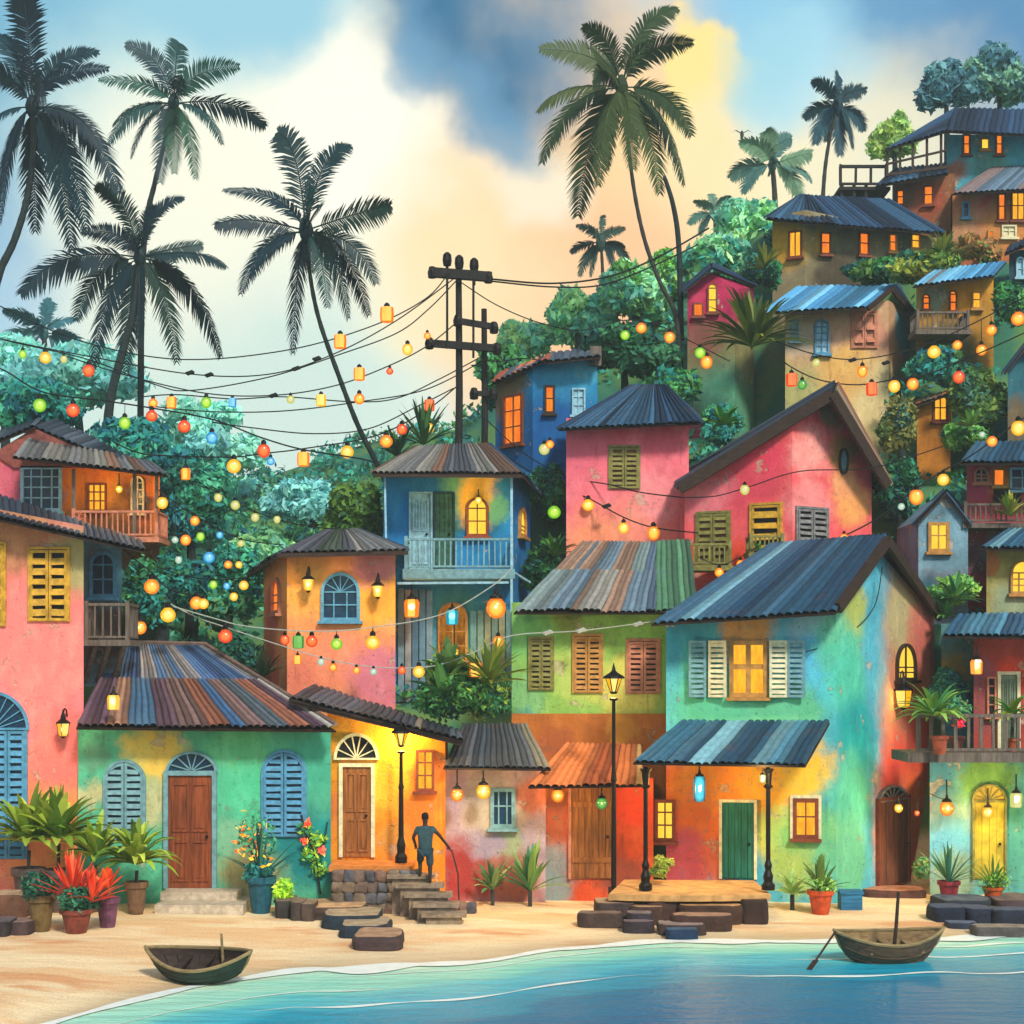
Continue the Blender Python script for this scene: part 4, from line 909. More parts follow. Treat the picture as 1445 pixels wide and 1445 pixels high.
# --- coral gabled house
h = house('coral pink gabled house with heavy brown barge boards and an oval gable window', 1100, 5, 860)
Yg = 4.6
walls(h, [(966, 6.2, 684), (1118, Yg, 592), (1175, 5.5, 566), (1230, 6.4, 655), (1226, 10.5, 655), (985, 10.5, 684)],
      paint('coral_plaster', '#ea5a5e', [(1050, 680, 45, '#d8485a', 5), (1000, 700, 40, '#e0707c', 6), (1080, 640, 34, '#e8465c', 5), (1000, 780, 30, '#e8502c', 6), (1090, 770, 26, '#ef7a6a', 5), (1145, 640, 34, '#f0948a', 5), (1140, 720, 40, '#f28884', 5), (1190, 640, 28, '#9a7040', 5.7), (1205, 710, 38, '#f0a05a', 5.8), (1195, 680, 30, '#e89a66', 5.7), (1040, 800, 40, '#ec4c2e', 5.6), (1170, 590, 20, '#8c7458', 5.4)], 5, .3))  # front-left face painted deeper red, gable paler, as sun from the right
f = Face(966, 6.2, 1118, Yg)
shutters(f, (985, 724, 1029, 800), h, 'olive', 2, False, .22, 'rust'); shutters(f, (1061, 712, 1102, 785), h, 'yel', 1, False, .34)
f2 = Face(1118, Yg, 1230, 6.4); shutters(f2, (1124, 718, 1166, 778), h, 'grey', 2, False, .18, 'dark')
mb = MB(); lx, lz = f2.loc(1189, 651); mm = f2.mat(lx, lz); A = [(.19*math.cos(R(a)), .42*math.sin(R(a))) for a in range(0, 360, 20)]; ring(mb, mm, A, [(x*.75, z_*.85) for x, z_ in A], -.1, .01); o = mb.build('window', 'dwood', h); mb = MB(); plate(mb, mm, [(x*.8, z_*.88) for x, z_ in A], -.03, -.004); mb.build('pane', 'tealw', o)
rf(h, [dict(q=((957, 688, 5.6), (960, 672, 10.8), (1180, 540, 10.8), (1176, 552, 4.2)), pal=PDARK, strip=.24), dict(q=((1254, 684, 5.8), (1250, 670, 10.8), (1180, 540, 10.8), (1176, 552, 4.2)), pal=PBRN+PDARK, strip=.24)])
fascia(h, [(958, 690, 5.4), (1175, 556, 4.1), (1253, 686, 5.6)], .12, .36, 'dwood')
balcony(972, 1030, 768, 798, 4.6, 5.7, h, 'olive', .15); balcony(1060, 1104, 757, 778, 3.9, 4.9, h, 'olive', .13)
# --- pink tower
h = house('square rose pink tower with one olive shutter and a dark pyramid tin roof', 885, 8, 860)
walls(h, [(799, 8, 590), (972, 8, 590), (960, 11.6, 602), (806, 11.6, 602)], paint('rose_plaster', '#e8707c', [(830, 640, 35, '#e2687a'), (900, 760, 60, '#f08a78'), (840, 770, 50, '#f0906c'), (940, 620, 30, '#d95a6c'), (930, 700, 30, '#ee8c8e'), (880, 600, 30, '#e05a6a')], 8, .4)); f = Face(799, 8, 972)
shutters(f, (861, 631, 901, 690), h, 'olive', 2, False, .16, 'rust')
rf(h, [dict(q=((789, 606, 7.1), (986, 597, 7.1), (938, 546, 9.8), (893, 546, 9.8)), pal=PNAVY+['#33404e'], strip=.2, amp=.08, rag=.14),
       dict(q=((986, 597, 7.1), (992, 596, 12.4), (938, 546, 9.9), (938, 546, 9.8)), pal=PNAVY), dict(q=((795, 604, 12.4), (789, 606, 7.1), (893, 546, 9.8), (893, 546, 9.9)), pal=PNAVY), dict(q=((992, 596, 12.4), (795, 600, 12.4), (893, 546, 9.9), (938, 546, 9.9)), pal=PNAVY)])
# --- blue house high behind
h = house('bright blue house with a brown side wall and three tall windows behind the utility poles', 780, 13, 700)
walls(h, [(699, 14.6, 535), (752, 13, 512), (843, 13, 508), (843, 17, 508), (705, 17.5, 530)], paint('cobalt_plaster', '#2379a8', [(720, 560, 40, '#7a6248', 14.3), (735, 540, 20, '#6f6450', 13.6), (800, 540, 40, '#3a94b8'), (790, 620, 70, '#1a5590'), (720, 640, 50, '#1b5a94', 14.2), (835, 520, 20, '#49a0b8')], 13, .3))
f2 = Face(699, 14.6, 752, 13); window(f2, (712, 557, 739, 628), h, 'rust', 'lito', 2, 3, False, .08)
f = Face(752, 13, 843); window(f, (768, 544, 783, 584), h, 'dwood', 'lito', 1, 2, False, .08); window(f, (807, 548, 826, 586), h, 'pblue', 'pblue', 2, 3, False, .06)
rf(h, [dict(q=((692, 543, 14.2), (774, 508, 12.2), (785, 498, 17.6), (705, 528, 18)), pal=PBRN[:2]+PDARK, strip=.25), dict(q=((770, 512, 12.2), (848, 504, 12.2), (846, 492, 17.6), (775, 500, 17.6)), pal=PDARK, strip=.25)])
mb = MB(); a = at(833, 508, 12.8); mb.box(Matrix.Identity(4), (a.x, 12.8, a.z-.2), (a.x+.4, 13.2, a.z+.5)); mb.build('chimney', 'gwood', h)
# --- magenta hut
h = house('little magenta gabled hut with two orange lit windows beside the coconut palm', 1005, 18, 600)
walls(h, [(970, 18, 408), (1004, 18, 384), (1037, 18, 408), (1064, 20, 405), (1064, 22, 405), (970, 22, 405)], paint('magenta_plaster', '#a5284e', [(985, 420, 14, '#c23a5c'), (1055, 430, 20, '#6a3a40', 19.5), (1010, 520, 60, '#6a6a44'), (990, 480, 26, '#7a4a40'), (1030, 570, 60, '#3f7a62'), (1055, 500, 60, '#8a8a58', 19.5), (1055, 600, 70, '#5a9a78', 19.5)], 18, .3)); f = Face(970, 18, 1037)
window(f, (998, 400, 1012, 442), h, 'rust', 'lity', 1, 2, True, .06); window(f, (978, 428, 992, 447), h, 'rust', 'lito', 1, 1, False, .05)
rf(h, [dict(q=((966, 411, 17.4), (966, 404, 22), (1004, 372, 22), (1004, 379, 17.4)), pal=PNAVY, amp=.03), dict(q=((1066, 404, 19.6), (1066, 400, 22.4), (1004, 372, 22), (1004, 378, 17.4)), pal=PNAVY, amp=.05)])
# --- pale house with sky blue roof
h = house('tall pale tan house with a sky blue tin roof and pink outlined shutters', 1190, 17, 720)
walls(h, [(1108, 17, 438), (1254, 17, 424), (1282, 19.5, 444), (1282, 22, 440), (1112, 22, 442)],
      paint('tan_plaster', '#c49a72', [(1130, 470, 30, '#b0a088'), (1180, 470, 30, '#c89a7c'), (1225, 480, 35, '#cc8f74'), (1170, 600, 80, '#d8bc7c'), (1220, 560, 60, '#dcc48a'), (1120, 560, 50, '#a8a468'), (1190, 520, 40, '#dba85e'), (1270, 470, 36, '#3f98b0', 18.8), (1272, 560, 50, '#6fa898', 18.8), (1260, 640, 50, '#b8b87a', 18)], 17, .4)); f = Face(1108, 17, 1254)
window(f, (1149, 451, 1170, 500), h, 'bluew', 'pblue', 2, 4, True, .07); shutters(f, (1203, 441, 1236, 492), h, 'salmon', 2, False, .5, 'salmon'); window(f, (1115, 452, 1127, 482), h, 'tealw', 'tealw', 1, 2, False, .05)
rf(h, [dict(q=((1072, 443, 15.6), (1222, 434, 15.9), (1262, 403, 20.5), (1122, 406, 20.5)), pal=PSKY, strip=.26, amp=.06, rag=.12), dict(q=((1288, 440, 18.6), (1286, 436, 23), (1266, 402, 23), (1256, 404, 17)), pal=PNAVY, strip=.25)])
fascia(h, [(1225, 436, 15.9), (1258, 408, 17.0), (1288, 442, 18.6)], .1, .18)
# --- long yellow grey house
h = house('long mustard and grey house with a row of five amber windows on the hill', 1200, 23, 420)
walls(h, [(1090, 23, 308), (1136, 22.4, 296), (1180, 22.6, 318), (1322, 24, 336), (1322, 28, 336), (1092, 28, 308)],
      paint('mustard_grey_plaster', '#857a5c', [(1110, 340, 36, '#c08f2c', 23), (1160, 340, 20, '#a8822e', 22.6), (1200, 350, 30, '#6a6450'), (1270, 350, 30, '#5a5c48', 23.5), (1180, 390, 40, '#4a4234')], 22.8, .3))
f = Face(1090, 23, 1136, 22.4); window(f, (1113, 326, 1132, 364), h, 'rust', 'lit', 2, 1); f = Face(1136, 22.4, 1180, 22.6); window(f, (1157, 328, 1172, 360), h, 'rust', 'lito', 1, 2)
f = Face(1180, 22.6, 1322, 24); window(f, (1211, 328, 1226, 361), h, 'rust', 'lito', 1, 2); window(f, (1253, 330, 1265, 356), h, 'ochre', 'lito', 1, 2); window(f, (1284, 330, 1298, 352), h, 'ochre', 'lit', 1, 2)
rf(h, [dict(q=((1176, 318, 21.4), (1336, 330, 23), (1256, 283, 27), (1136, 277, 26.8)), pal=PNAVY+['#2f6a7a'], strip=.26, amp=.07), dict(q=((1082, 309, 22.2), (1180, 318, 21.2), (1142, 277, 27), (1128, 277, 26)), pal=PNAVY, strip=.26), dict(q=((1084, 306, 28), (1080, 309, 22.2), (1130, 277, 26), (1140, 277, 28.5)), pal=PNAVY, strip=.26)])
# --- top of the hill
h = house('blue topped two storey house crowning the hill with a dark railed veranda', 1330, 29, 300)
walls(h, [(1336, 29, 190), (1560, 29, 190), (1560, 33, 190), (1336, 33, 190)], paint('hilltop_blue_plaster', '#45a0b2', [(1365, 210, 25, '#4a97a4'), (1400, 235, 30, '#4f8a80'), (1350, 240, 20, '#8a5a44')], 29, .3), z0=at(1400, 290, 29).z, name='upper_wall')
walls(h, [(1262, 28.6, 258), (1342, 28, 245), (1360, 31, 245), (1262, 33, 258)], paint('hilltop_brown_plaster', '#8a5a3c', [(1310, 280, 25, '#9c4a34'), (1275, 270, 20, '#6a4a3c')], 28.4, .3))
f = Face(1336, 29, 1560)
for x_ in (1358, 1404): window(f, (x_, 190, x_+11, 219), h, 'rust', 'lito', 1, 2)
window(f, (1383, 195, 1396, 212), h, 'ochre', 'lity', 1, 1)
f = Face(1262, 28.6, 1342, 28); window(f, (1265, 268, 1276, 290), h, 'rust', 'lito', 1, 2); window(f, (1303, 262, 1317, 290), h, 'rust', 'lito', 1, 2)
rf(h, [dict(q=((1250, 212, 27.6), (1342, 184, 27.6), (1440, 160, 32), (1346, 154, 32)), pal=PNAVY, strip=.26), dict(q=((1336, 186, 27.4), (1560, 196, 27.6), (1560, 158, 32), (1346, 154, 32)), pal=PNAVY, strip=.26), dict(q=((1234, 264, 27.4), (1338, 246, 27.2), (1336, 232, 29.8), (1262, 240, 29.8)), pal=PNAVY, strip=.26)])
mb = MB()
for x_, yt in ((1252, 211), (1270, 205), (1288, 200), (1308, 195), (1328, 190)): mb.beam(at(x_, 246-(x_-1252)*.12, 27.8), at(x_, yt, 27.8), .1)
mb.beam(at(1250, 232, 27.8), at(1336, 212, 27.8), .09); mb.beam(at(1250, 247, 27.8), at(1336, 236, 27.8), .12); mb.build('veranda', 'dwood', h)
# orange house under it
h = house('orange brown house with big glowing windows below the hilltop house', 1400, 26, 370)
walls(h, [(1344, 26, 272), (1560, 26, 262), (1560, 30, 262), (1344, 30, 272)], paint('burnt_orange_plaster', '#a8623c', [(1380, 300, 25, '#b8705a'), (1360, 330, 30, '#b07c58'), (1420, 330, 30, '#c07c40'), (1390, 290, 10, '#c04a3a')], 26, .4)); f = Face(1344, 26, 1560)
window(f, (1357, 285, 1368, 308), h, 'bluew', 'dblue', 1, 2); window(f, (1407, 273, 1419, 312), h, 'rust', 'lito', 1, 2); window(f, (1426, 271, 1446, 312), h, 'rust', 'lit', 2, 2); window(f, (1413, 318, 1434, 336), h, 'cream', 'cream', 2, 2); window(f, (1393, 325, 1403, 340), h, 'ochre', 'lito', 1, 1)
rf(h, [dict(q=((1344, 274, 24.8), (1560, 262, 24.8), (1560, 230, 29), (1398, 238, 29)), pal=['#566c7c', '#6d7c84', '#7a6a68', '#48606f'], strip=.22, amp=.06)])
# fenced deck
h = thing('timber_deck', 'dark rickety railed deck standing out from the hilltop', 'deck', at(1215, 262, 29))
railing(at(1186, 262, 28.2), at(1250, 262, 28.2), 27/sc_(28.2), 'pole', .55, .12, parent=h, top=.12)
mb = MB(); a, b = at(1184, 264, 28.2), at(1256, 264, 28.2); mb.box(Matrix.Identity(4), (a.x, 28.1, a.z-.15), (b.x, 30, a.z)); mb.build('floor', 'pole', h)
for x_ in (1188, 1205, 1222, 1240): mb = MB(); mb.beam(at(x_, 262, 28.3), at(x_, 300, 28.3), .14); mb.build('post', 'pole', h)
# --- small balcony hut
h = house('amber lit hut with a grey railed balcony and pale blue tin roof', 1345, 16, 520)
walls(h, [(1293, 16, 402), (1402, 16, 388), (1402, 19, 388), (1296, 19, 402)], paint('amber_hut_plaster', '#b8802c', [(1312, 425, 22, '#7f8a70'), (1365, 420, 24, '#d8902c'), (1390, 440, 20, '#a87a30'), (1340, 500, 50, '#4a4a30')], 16, .4)); f = Face(1293, 16, 1402)
window(f, (1301, 415, 1312, 438), h, 'rust', 'lito', 1, 2, True, .05); window(f, (1339, 410, 1350, 440), h, 'rust', 'lito', 1, 2, True, .05); window(f, (1371, 412, 1384, 436), h, 'ochre', 'lit', 1, 2, False, .05)
balcony(1295, 1366, 441, 466, 14.9, 16, h, 'gwood', .17)
rf(h, [dict(q=((1288, 405, 14.8), (1402, 390, 15), (1420, 370, 18.6), (1318, 383, 18.6)), pal=PSKY+PGREY[:1], strip=.2, amp=.06)])
h = house('dark blue gabled house half out of the frame at the right edge', 1445, 19, 440)
walls(h, [(1424, 19, 356), (1560, 19, 330), (1560, 22, 330), (1426, 22, 356)], paint('ink_blue_plaster', '#27424e', [], 19)); f = Face(1424, 19, 1560); window(f, (1433, 363, 1445, 392), h, 'pblue', 'pblue', 1, 2, True)
rf(h, [dict(q=((1417, 360, 18.4), (1560, 300, 18.4), (1560, 290, 22.6), (1424, 348, 22.6)), pal=PNAVY)])
h = house('small ochre shack with a glowing window among the bushes', 1318, 12.5, 660)
walls(h, [(1294, 12.5, 572), (1341, 12.5, 556), (1344, 15, 556), (1296, 15, 572)], paint('shack_ochre', '#a86a24', [(1330, 580, 20, '#c8842c')], 12.5)); f = Face(1294, 12.5, 1341); window(f, (1316, 559, 1337, 595), h, 'rust', 'lit', 2, 2, False, .07)
rf(h, [dict(q=((1291, 573, 12), (1345, 555, 12), (1345, 549, 15.2), (1294, 566, 15.2)), pal=PBRN, amp=.03)])
h = house('dim teal gabled house wall rising at the right edge behind the lights', 1440, 11, 640)
walls(h, [(1422, 11, 520), (1450, 11, 490), (1560, 11, 490), (1560, 14, 490), (1424, 14, 520)], paint('dim_teal_wall', '#2f6470', [(1440, 600, 30, '#6a5c44')], 11))
rf(h, [dict(q=((1417, 528, 10.4), (1418, 522, 14.4), (1452, 478, 14.4), (1452, 484, 10.4)), pal=PNAVY, amp=.03), dict(q=((1560, 488, 10.4), (1560, 482, 14.4), (1452, 478, 14.4), (1452, 484, 10.4)), pal=PNAVY, amp=.03)])

# ------------------------------------------------------------ utility poles
def pole(label, px, pyt, pyb, Y, w0, arms, ins=(), rods=()):
    h = thing('utility_pole', label, 'utility pole', at(px, pyb, Y), 'utility poles')
    mb = MB(); a, b = at(px, pyb+40, Y), at(px+1, pyt, Y); mb.tube([a, (a+b)/2+Vector((.04, 0, 0)), b], [w0, w0*.9, w0*.75], 9); mb.build('post', 'pole', h)
    for x0, x1, y0, y1, t in arms:
        p, q = at(x0, y0, Y-.25), at(x1, y1, Y-.25); mb = MB(); mb.beam(p, q, t, t*1.2); o = mb.build('crossarm', 'pole', h)
        mb = MB()
        for e, s_ in ((p, 1), (q, -1)): mb.lathe(e+Vector((.12*s_, 0, -.1)), [(.06, -.12), (.14, -.1), (.16, .1), (.1, .28), (.04, .3)], 8)
        o2 = mb.build('insulator', 'iron', o); o2['kind'] = 'stuff'
    for x, y0_, y1_ in rods: mb = MB(); mb.tube([at(x, y0_, Y-.4), at(x, y1_, Y-.4)], .045, 6); mb.build('rod', 'pole', h)
    for x, y in ins:
        mb = MB(); mb.lathe(at(x, y+14, Y-.25), [(.05, -.35), (.05, .1), (.13, .12), (.16, .3), (.14, .5), (.06, .58)], 10); mb.build('insulator', 'iron', h)
    return h
pole('tall black utility pole with three crossarms and three insulators on top', 646, 366, 700, 10.6, .14,
     [(605, 694, 384, 391, .26), (641, 702, 452, 462, .17), (601, 706, 484, 492, .2)], [(631, 366), (648, 370), (669, 374)], [(631, 385, 492), (668, 392, 505)])
pole('thinner second utility pole just right of the tall one', 682, 436, 700, 11.2, .13, [(664, 700, 555, 556, .14)])

# ------------------------------------------------------------ cables and strings of lights
def spline(pts, k=10):
    r = []
    for i in range(len(pts)-1):
        p0, p1, p2, p3 = pts[max(i-1, 0)], pts[i], pts[i+1], pts[min(i+2, len(pts)-1)]
        for j in range(k):
            t = j/k; r.append(.5*((2*p1)+(p2-p0)*t+(2*p0-5*p1+4*p2-p3)*t*t+(3*p1-p0-3*p2+p3)*t**3))
    return r+[pts[-1]]
CN = dict(y='yellow', o='orange', r='red', g='green', b='blue', w='white', t='turquoise', l='pale yellow', e='leaf green')
def cable(label, pts, Y0, Y1=None, r=.022, mat='wire', bulbs=(), knots=(), name=None, cat=None, group=None):
    Y1 = Y0 if Y1 is None else Y1; x0, x1 = pts[0][0], pts[-1][0]
    P_ = spline([at(x, y, Y0+(Y1-Y0)*(x-x0)/(x1-x0)) for x, y in pts])
    mb = MB(); mb.tube(P_, r, 5, cap=True)
    for x, y in knots:
        Yk = Y0+(Y1-Y0)*(x-x0)/(x1-x0); p = at(x, y, Yk); mb.tube([p-Vector((.15, 0, 0)), p-Vector((.08, 0, .03)), p+Vector((.08, 0, .03)), p+Vector((.15, 0, 0))], [.03, .07, .07, .03], 6)
    if not bulbs:
        o = mb.build(name or 'overhead_cable', mat); return tag(o, label, cat or 'cable', group or 'overhead cables')
    root = thing(name or 'light_string', label, cat or 'string lights', P_[0], group or 'strings of coloured lights'); mb.build('cable', mat, root)
    for b in bulbs:
        x, y, cl, rp = b[:4]; shp = b[4] if len(b) > 4 else 'globe'
        Yb = Y0+(Y1-Y0)*(x-x0)/(x1-x0)-.03; p = at(x, y, Yb); R_ = rp*.84/sc_(Yb)
        q = min(P_, key=lambda v: (v.x-p.x)**2+.0*(v.z-p.z)**2)
        bm_ = MB(); ty = rng.uniform(.9, 1.15)
        if shp == 'box':
            k = 8; bm_.lathe(p, [(R_*.5, -R_*1.1), (R_*.9, -R_), (R_*.98, 0), (R_*.9, R_), (R_*.5, R_*1.1)], k)
        else: bm_.lathe(p, [(R_*.05, -R_*ty)]+[(R_*math.cos(a)*(1 if a > 0 else 1), R_*ty*math.sin(a)) for a in [R(v) for v in (-70, -50, -30, -10, 10, 30, 50)]]+[(R_*.38, R_*.95), (R_*.3, R_*1.05)], 14)
        o = bm_.build('bulb', 'b_'+cl, root, CN[cl]+' '+('glass lantern' if shp == 'box' else 'glass globe'), smooth=(shp != 'box'))
        cp = MB(); cp.lathe(p+Vector((0, 0, R_*.95)), [(R_*.42, 0), (R_*.4, R_*.45), (R_*.18, R_*.7), (.015, R_*.75)], 8)
        tp = p+Vector((0, 0, R_*1.6)); 
        if q.z > tp.z: cp.tube([tp-Vector((0, 0, .05)), Vector((tp.x, q.y, q.z))], .014, 4)
        cp.build('socket', 'iron', o)
    return root
cable('black cable highest on the left, running from the left edge to the tall pole crossarm', [(-60, 400), (0, 432), (110, 480), (250, 507), (400, 495), (520, 462), (600, 422), (634, 384)], 7, 10.3, bulbs=[(480, 482, 'o', 11, 'box'), (546, 444, 'o', 12, 'box')])
cable('black cable with dark joints, second from the top over the left palms', [(-60, 462), (0, 478), (120, 502), (270, 528), (380, 528), (470, 500), (560, 452), (650, 386)], 6.8, 10.3, knots=[(268, 526), (295, 529), (418, 520), (447, 506)])
cable('string with a green, a yellow and a red globe by the blurred palm stem', [(-60, 455), (0, 478), (60, 492), (130, 509), (220, 543), (270, 551), (380, 532), (480, 500), (560, 470), (605, 436), (645, 395)], 6.5, 10.3, bulbs=[(32, 500, 'g', 7), (64, 505, 'y', 10), (90, 507, 'l', 6), (125, 523, 'r', 10)])
cable('drooping black cable just above the row of small lanterns', [(95, 503), (180, 530), (290, 555), (385, 558), (470, 545), (540, 520), (600, 490), (648, 452)], 7, 10.3, knots=[(386, 558)], bulbs=[(507, 528, 'o', 10, 'box'), (575, 493, 'y', 9), (550, 524, 'r', 6), (603, 474, 'o', 6)])
cable('string of amber box lanterns with a leaf green one, middle height on the left', [(200, 560), (250, 557), (330, 563), (400, 560), (500, 567), (560, 562), (620, 535), (680, 503)], 7.5, 10.9, bulbs=[(216, 569, 'o', 8), (242, 568, 'o', 9, 'box'), (291, 568, 'g', 9), (328, 568, 'b', 7, 'box'), (410, 564, 'l', 7), (453, 565, 'y', 9, 'box'), (507, 563, 'o', 9)])
cable('plain black cable sagging just under the amber box lanterns', [(210, 573), (300, 581), (400, 580), (500, 568), (600, 550), (680, 510)], 7.8, 10.9)
cable('long sagging string with big green, red and blue globes over the left roof', [(-60, 505), (0, 520), (60, 553), (150, 566), (215, 576), (300, 592), (370, 618), (430, 635), (520, 650), (548, 668)], 4.6, 6, .026, bulbs=[(56, 572, 'g', 11), (103, 579, 'r', 11), (176, 597, 'g', 10), (214, 587, 'r', 10), (260, 602, 'r', 11), (299, 618, 'b', 10)])
cable('string with the large yellow globe that rises to the tall pole', [(160, 624), (200, 640), (260, 644), (330, 645), (372, 640), (430, 633), (530, 615), (600, 580), (645, 545)], 5.4, 10.3, .024, bulbs=[(330, 658, 'y', 12), (372, 636, 'r', 11), (382, 651, 'b', 7), (428, 648, 'o', 11, 'box'), (490, 638, 'y', 11), (545, 623, 'o', 11), (567, 606, 'r', 9), (606, 604, 'y', 8)])
cable('thin cable crossing under the tall pole with a red lantern by the plants', [(300, 596), (350, 603), (440, 612), (520, 605), (590, 573), (640, 548)], 6, 10.2, bulbs=[(606, 572, 'r', 9, 'box')])
cable('faint string of pale yellow bulbs sloping over the misty valley', [(270, 682), (310, 696), (360, 722), (420, 740), (485, 748)], 6.4, 4.6, .018, bulbs=[(308, 702, 'l', 7), (332, 713, 'l', 8), (360, 730, 'l', 7), (391, 733, 'l', 6)])
cable('thin cable with small orange, green and blue bulbs against the left trees', [(222, 690), (262, 720), (300, 742), (345, 762), (400, 769)], 5.4, 4.4, .018, bulbs=[(275, 735, 'o', 8), (262, 762, 'o', 9), (283, 757, 'g', 7), (310, 755, 'b', 6), (295, 787, 'b', 10), (340, 767, 'l', 6), (322, 797, 'o', 7), (337, 797, 'y', 6), (247, 762, 'w', 6)])
cable('lower string of small yellow and blue bulbs in the foliage left of the orange tower', [(222, 800), (260, 812), (300, 818), (352, 815)], 3.2, 3, .018, bulbs=[(301, 825, 'g', 7), (320, 827, 'b', 6), (344, 826, 'y', 8), (330, 842, 'y', 7), (252, 790, 'w', 6)])
cable('black cable from the annex eave carrying three large amber globes', [(150, 750), (185, 785), (212, 806), (240, 832), (285, 842)], -.8, -1.0, .022, bulbs=[(214, 828, 'o', 13), (237, 868, 'y', 13), (277, 851, 'o', 11), (287, 852, 'y', 9)])
cable('upper white cable with green, red and yellow lanterns across the orange tower', [(245, 856), (300, 872), (350, 884), (440, 891), (520, 886), (620, 868), (690, 830), (722, 803)], -1.2, 1.2, .017, 'wwire', bulbs=[(402, 903, 'r', 8), (421, 906, 'e', 10, 'box'), (440, 905, 'r', 10), (475, 909, 'g', 10), (526, 907, 'y', 12)])
cable('lower white cable with the red orange globe and small faded lanterns', [(240, 852), (280, 872), (318, 885), (400, 912), (470, 932), (540, 942), (610, 940), (665, 922), (722, 897), (820, 890), (930, 876)], -.7, .2, .016, 'wwire', bulbs=[(318, 898, 'r', 12), (420, 931, 'o', 7, 'box'), (453, 934, 'w', 6), (470, 942, 'o', 7), (503, 946, 'o', 6), (527, 948, 'w', 6), (567, 946, 'r', 7), (591, 948, 'y', 10), (671, 945, 'o', 11, 'box'), (703, 905, 'o', 9)], knots=[(773, 893), (820, 890), (900, 881)])
cable('long sagging string in front of the pale tan house with red and yellow lanterns', [(1085, 495), (1120, 520), (1160, 537), (1210, 543), (1260, 536), (1300, 531), (1350, 512), (1445, 470), (1500, 440)], 12.5, 10, .024, bulbs=[(1117, 536, 'r', 10, 'box'), (1132, 543, 'e', 8), (1230, 549, 'r', 10, 'box'), (1262, 545, 'y', 10), (1288, 542, 'o', 10), (1353, 532, 'r', 10)])
cable('upper string of blurred orange globes below the amber hut', [(1085, 478), (1150, 500), (1210, 507), (1290, 492), (1360, 463), (1445, 420), (1500, 400)], 14.4, 11, .022, bulbs=[(1152, 512, 'l', 7), (1217, 524, 'o', 9), (1318, 497, 'y', 11), (1351, 487, 'o', 8), (1385, 494, 'o', 9), (1399, 466, 'o', 9), (1437, 450, 'o', 12)], knots=[(1203, 508), (1250, 512)])
cable('string climbing right past the blue gable hut with orange and yellow globes', [(1165, 765), (1200, 752), (1240, 730), (1290, 692), (1330, 665), (1375, 640), (1445, 590), (1500, 560)], 3.0, 3.4, .024, bulbs=[(1191, 759, 'o', 7), (1293, 701, 'o', 12), (1331, 677, 'y', 10), (1400, 623, 'o', 9), (1437, 604, 'y', 12), (1272, 715, 'w', 6), (1386, 613, 'w', 5)])
cable('thin black wire from the second pole to the pink tower', [(684, 590), (740, 640), (800, 672), (860, 684), (905, 695), (962, 702)], 10.8, 5.6, knots=[(830, 679)], bulbs=[(768, 634, 'l', 9), (776, 627, 'o', 7)])
cable('string with amber globes across the foot of the pink tower', [(690, 628), (760, 672), (830, 703), (880, 730), (925, 745), (985, 752)], 10.8, 4.6, bulbs=[(782, 723, 'g', 11), (830, 713, 'y', 10), (880, 745, 'y', 9), (922, 752, 'o', 11)], knots=[(856, 714)])
cable('wire across the coral gable with a single yellow blossom lamp', [(960, 702), (1010, 700), (1060, 686), (1130, 665), (1232, 660), (1330, 630)], 3.8, 4.0, .018, bulbs=[(1051, 691, 'l', 8)])
cable('short wire with two orange lamps under the coral house balconies', [(985, 786), (1015, 797), (1045, 786), (1075, 768)], 3.6, 3.4, .016, bulbs=[(1015, 808, 'o', 8), (1045, 796, 'o', 7)])
cable('upper power line curving from the tall pole to the tall palm', [(694, 394), (780, 400), (860, 390), (930, 362), (1000, 322)], 10.3, 18, .035)
cable('lower power line curving from the tall pole to the tall palm', [(694, 397), (780, 405), (850, 402), (920, 376), (985, 345)], 10.4, 17, .03)
cable('wire from the pole to the hillside trees on the right', [(650, 398), (700, 430), (760, 455), (820, 466), (880, 452), (925, 458), (960, 474), (1030, 510)], 10.3, 13, .02, bulbs=[(882, 473, 'g', 8), (905, 463, 'o', 9), (945, 476, 'o', 9), (988, 498, 'g', 9), (997, 511, 'o', 10)])
cable('short slack wire between the two poles and the blue house', [(684, 508), (705, 510), (740, 506), (770, 510)], 11, 12, .02)
cable('thin pendant wire looping across the turquoise gable wall', [(1137, 920), (1180, 905), (1215, 880), (1236, 850), (1245, 800)], -2.5, -.6, .014)
cable('short wire on the blue green wall beside the hanging amber lamp', [(1312, 1120), (1326, 1126), (1336, 1128)], -.75, -.75, .012)

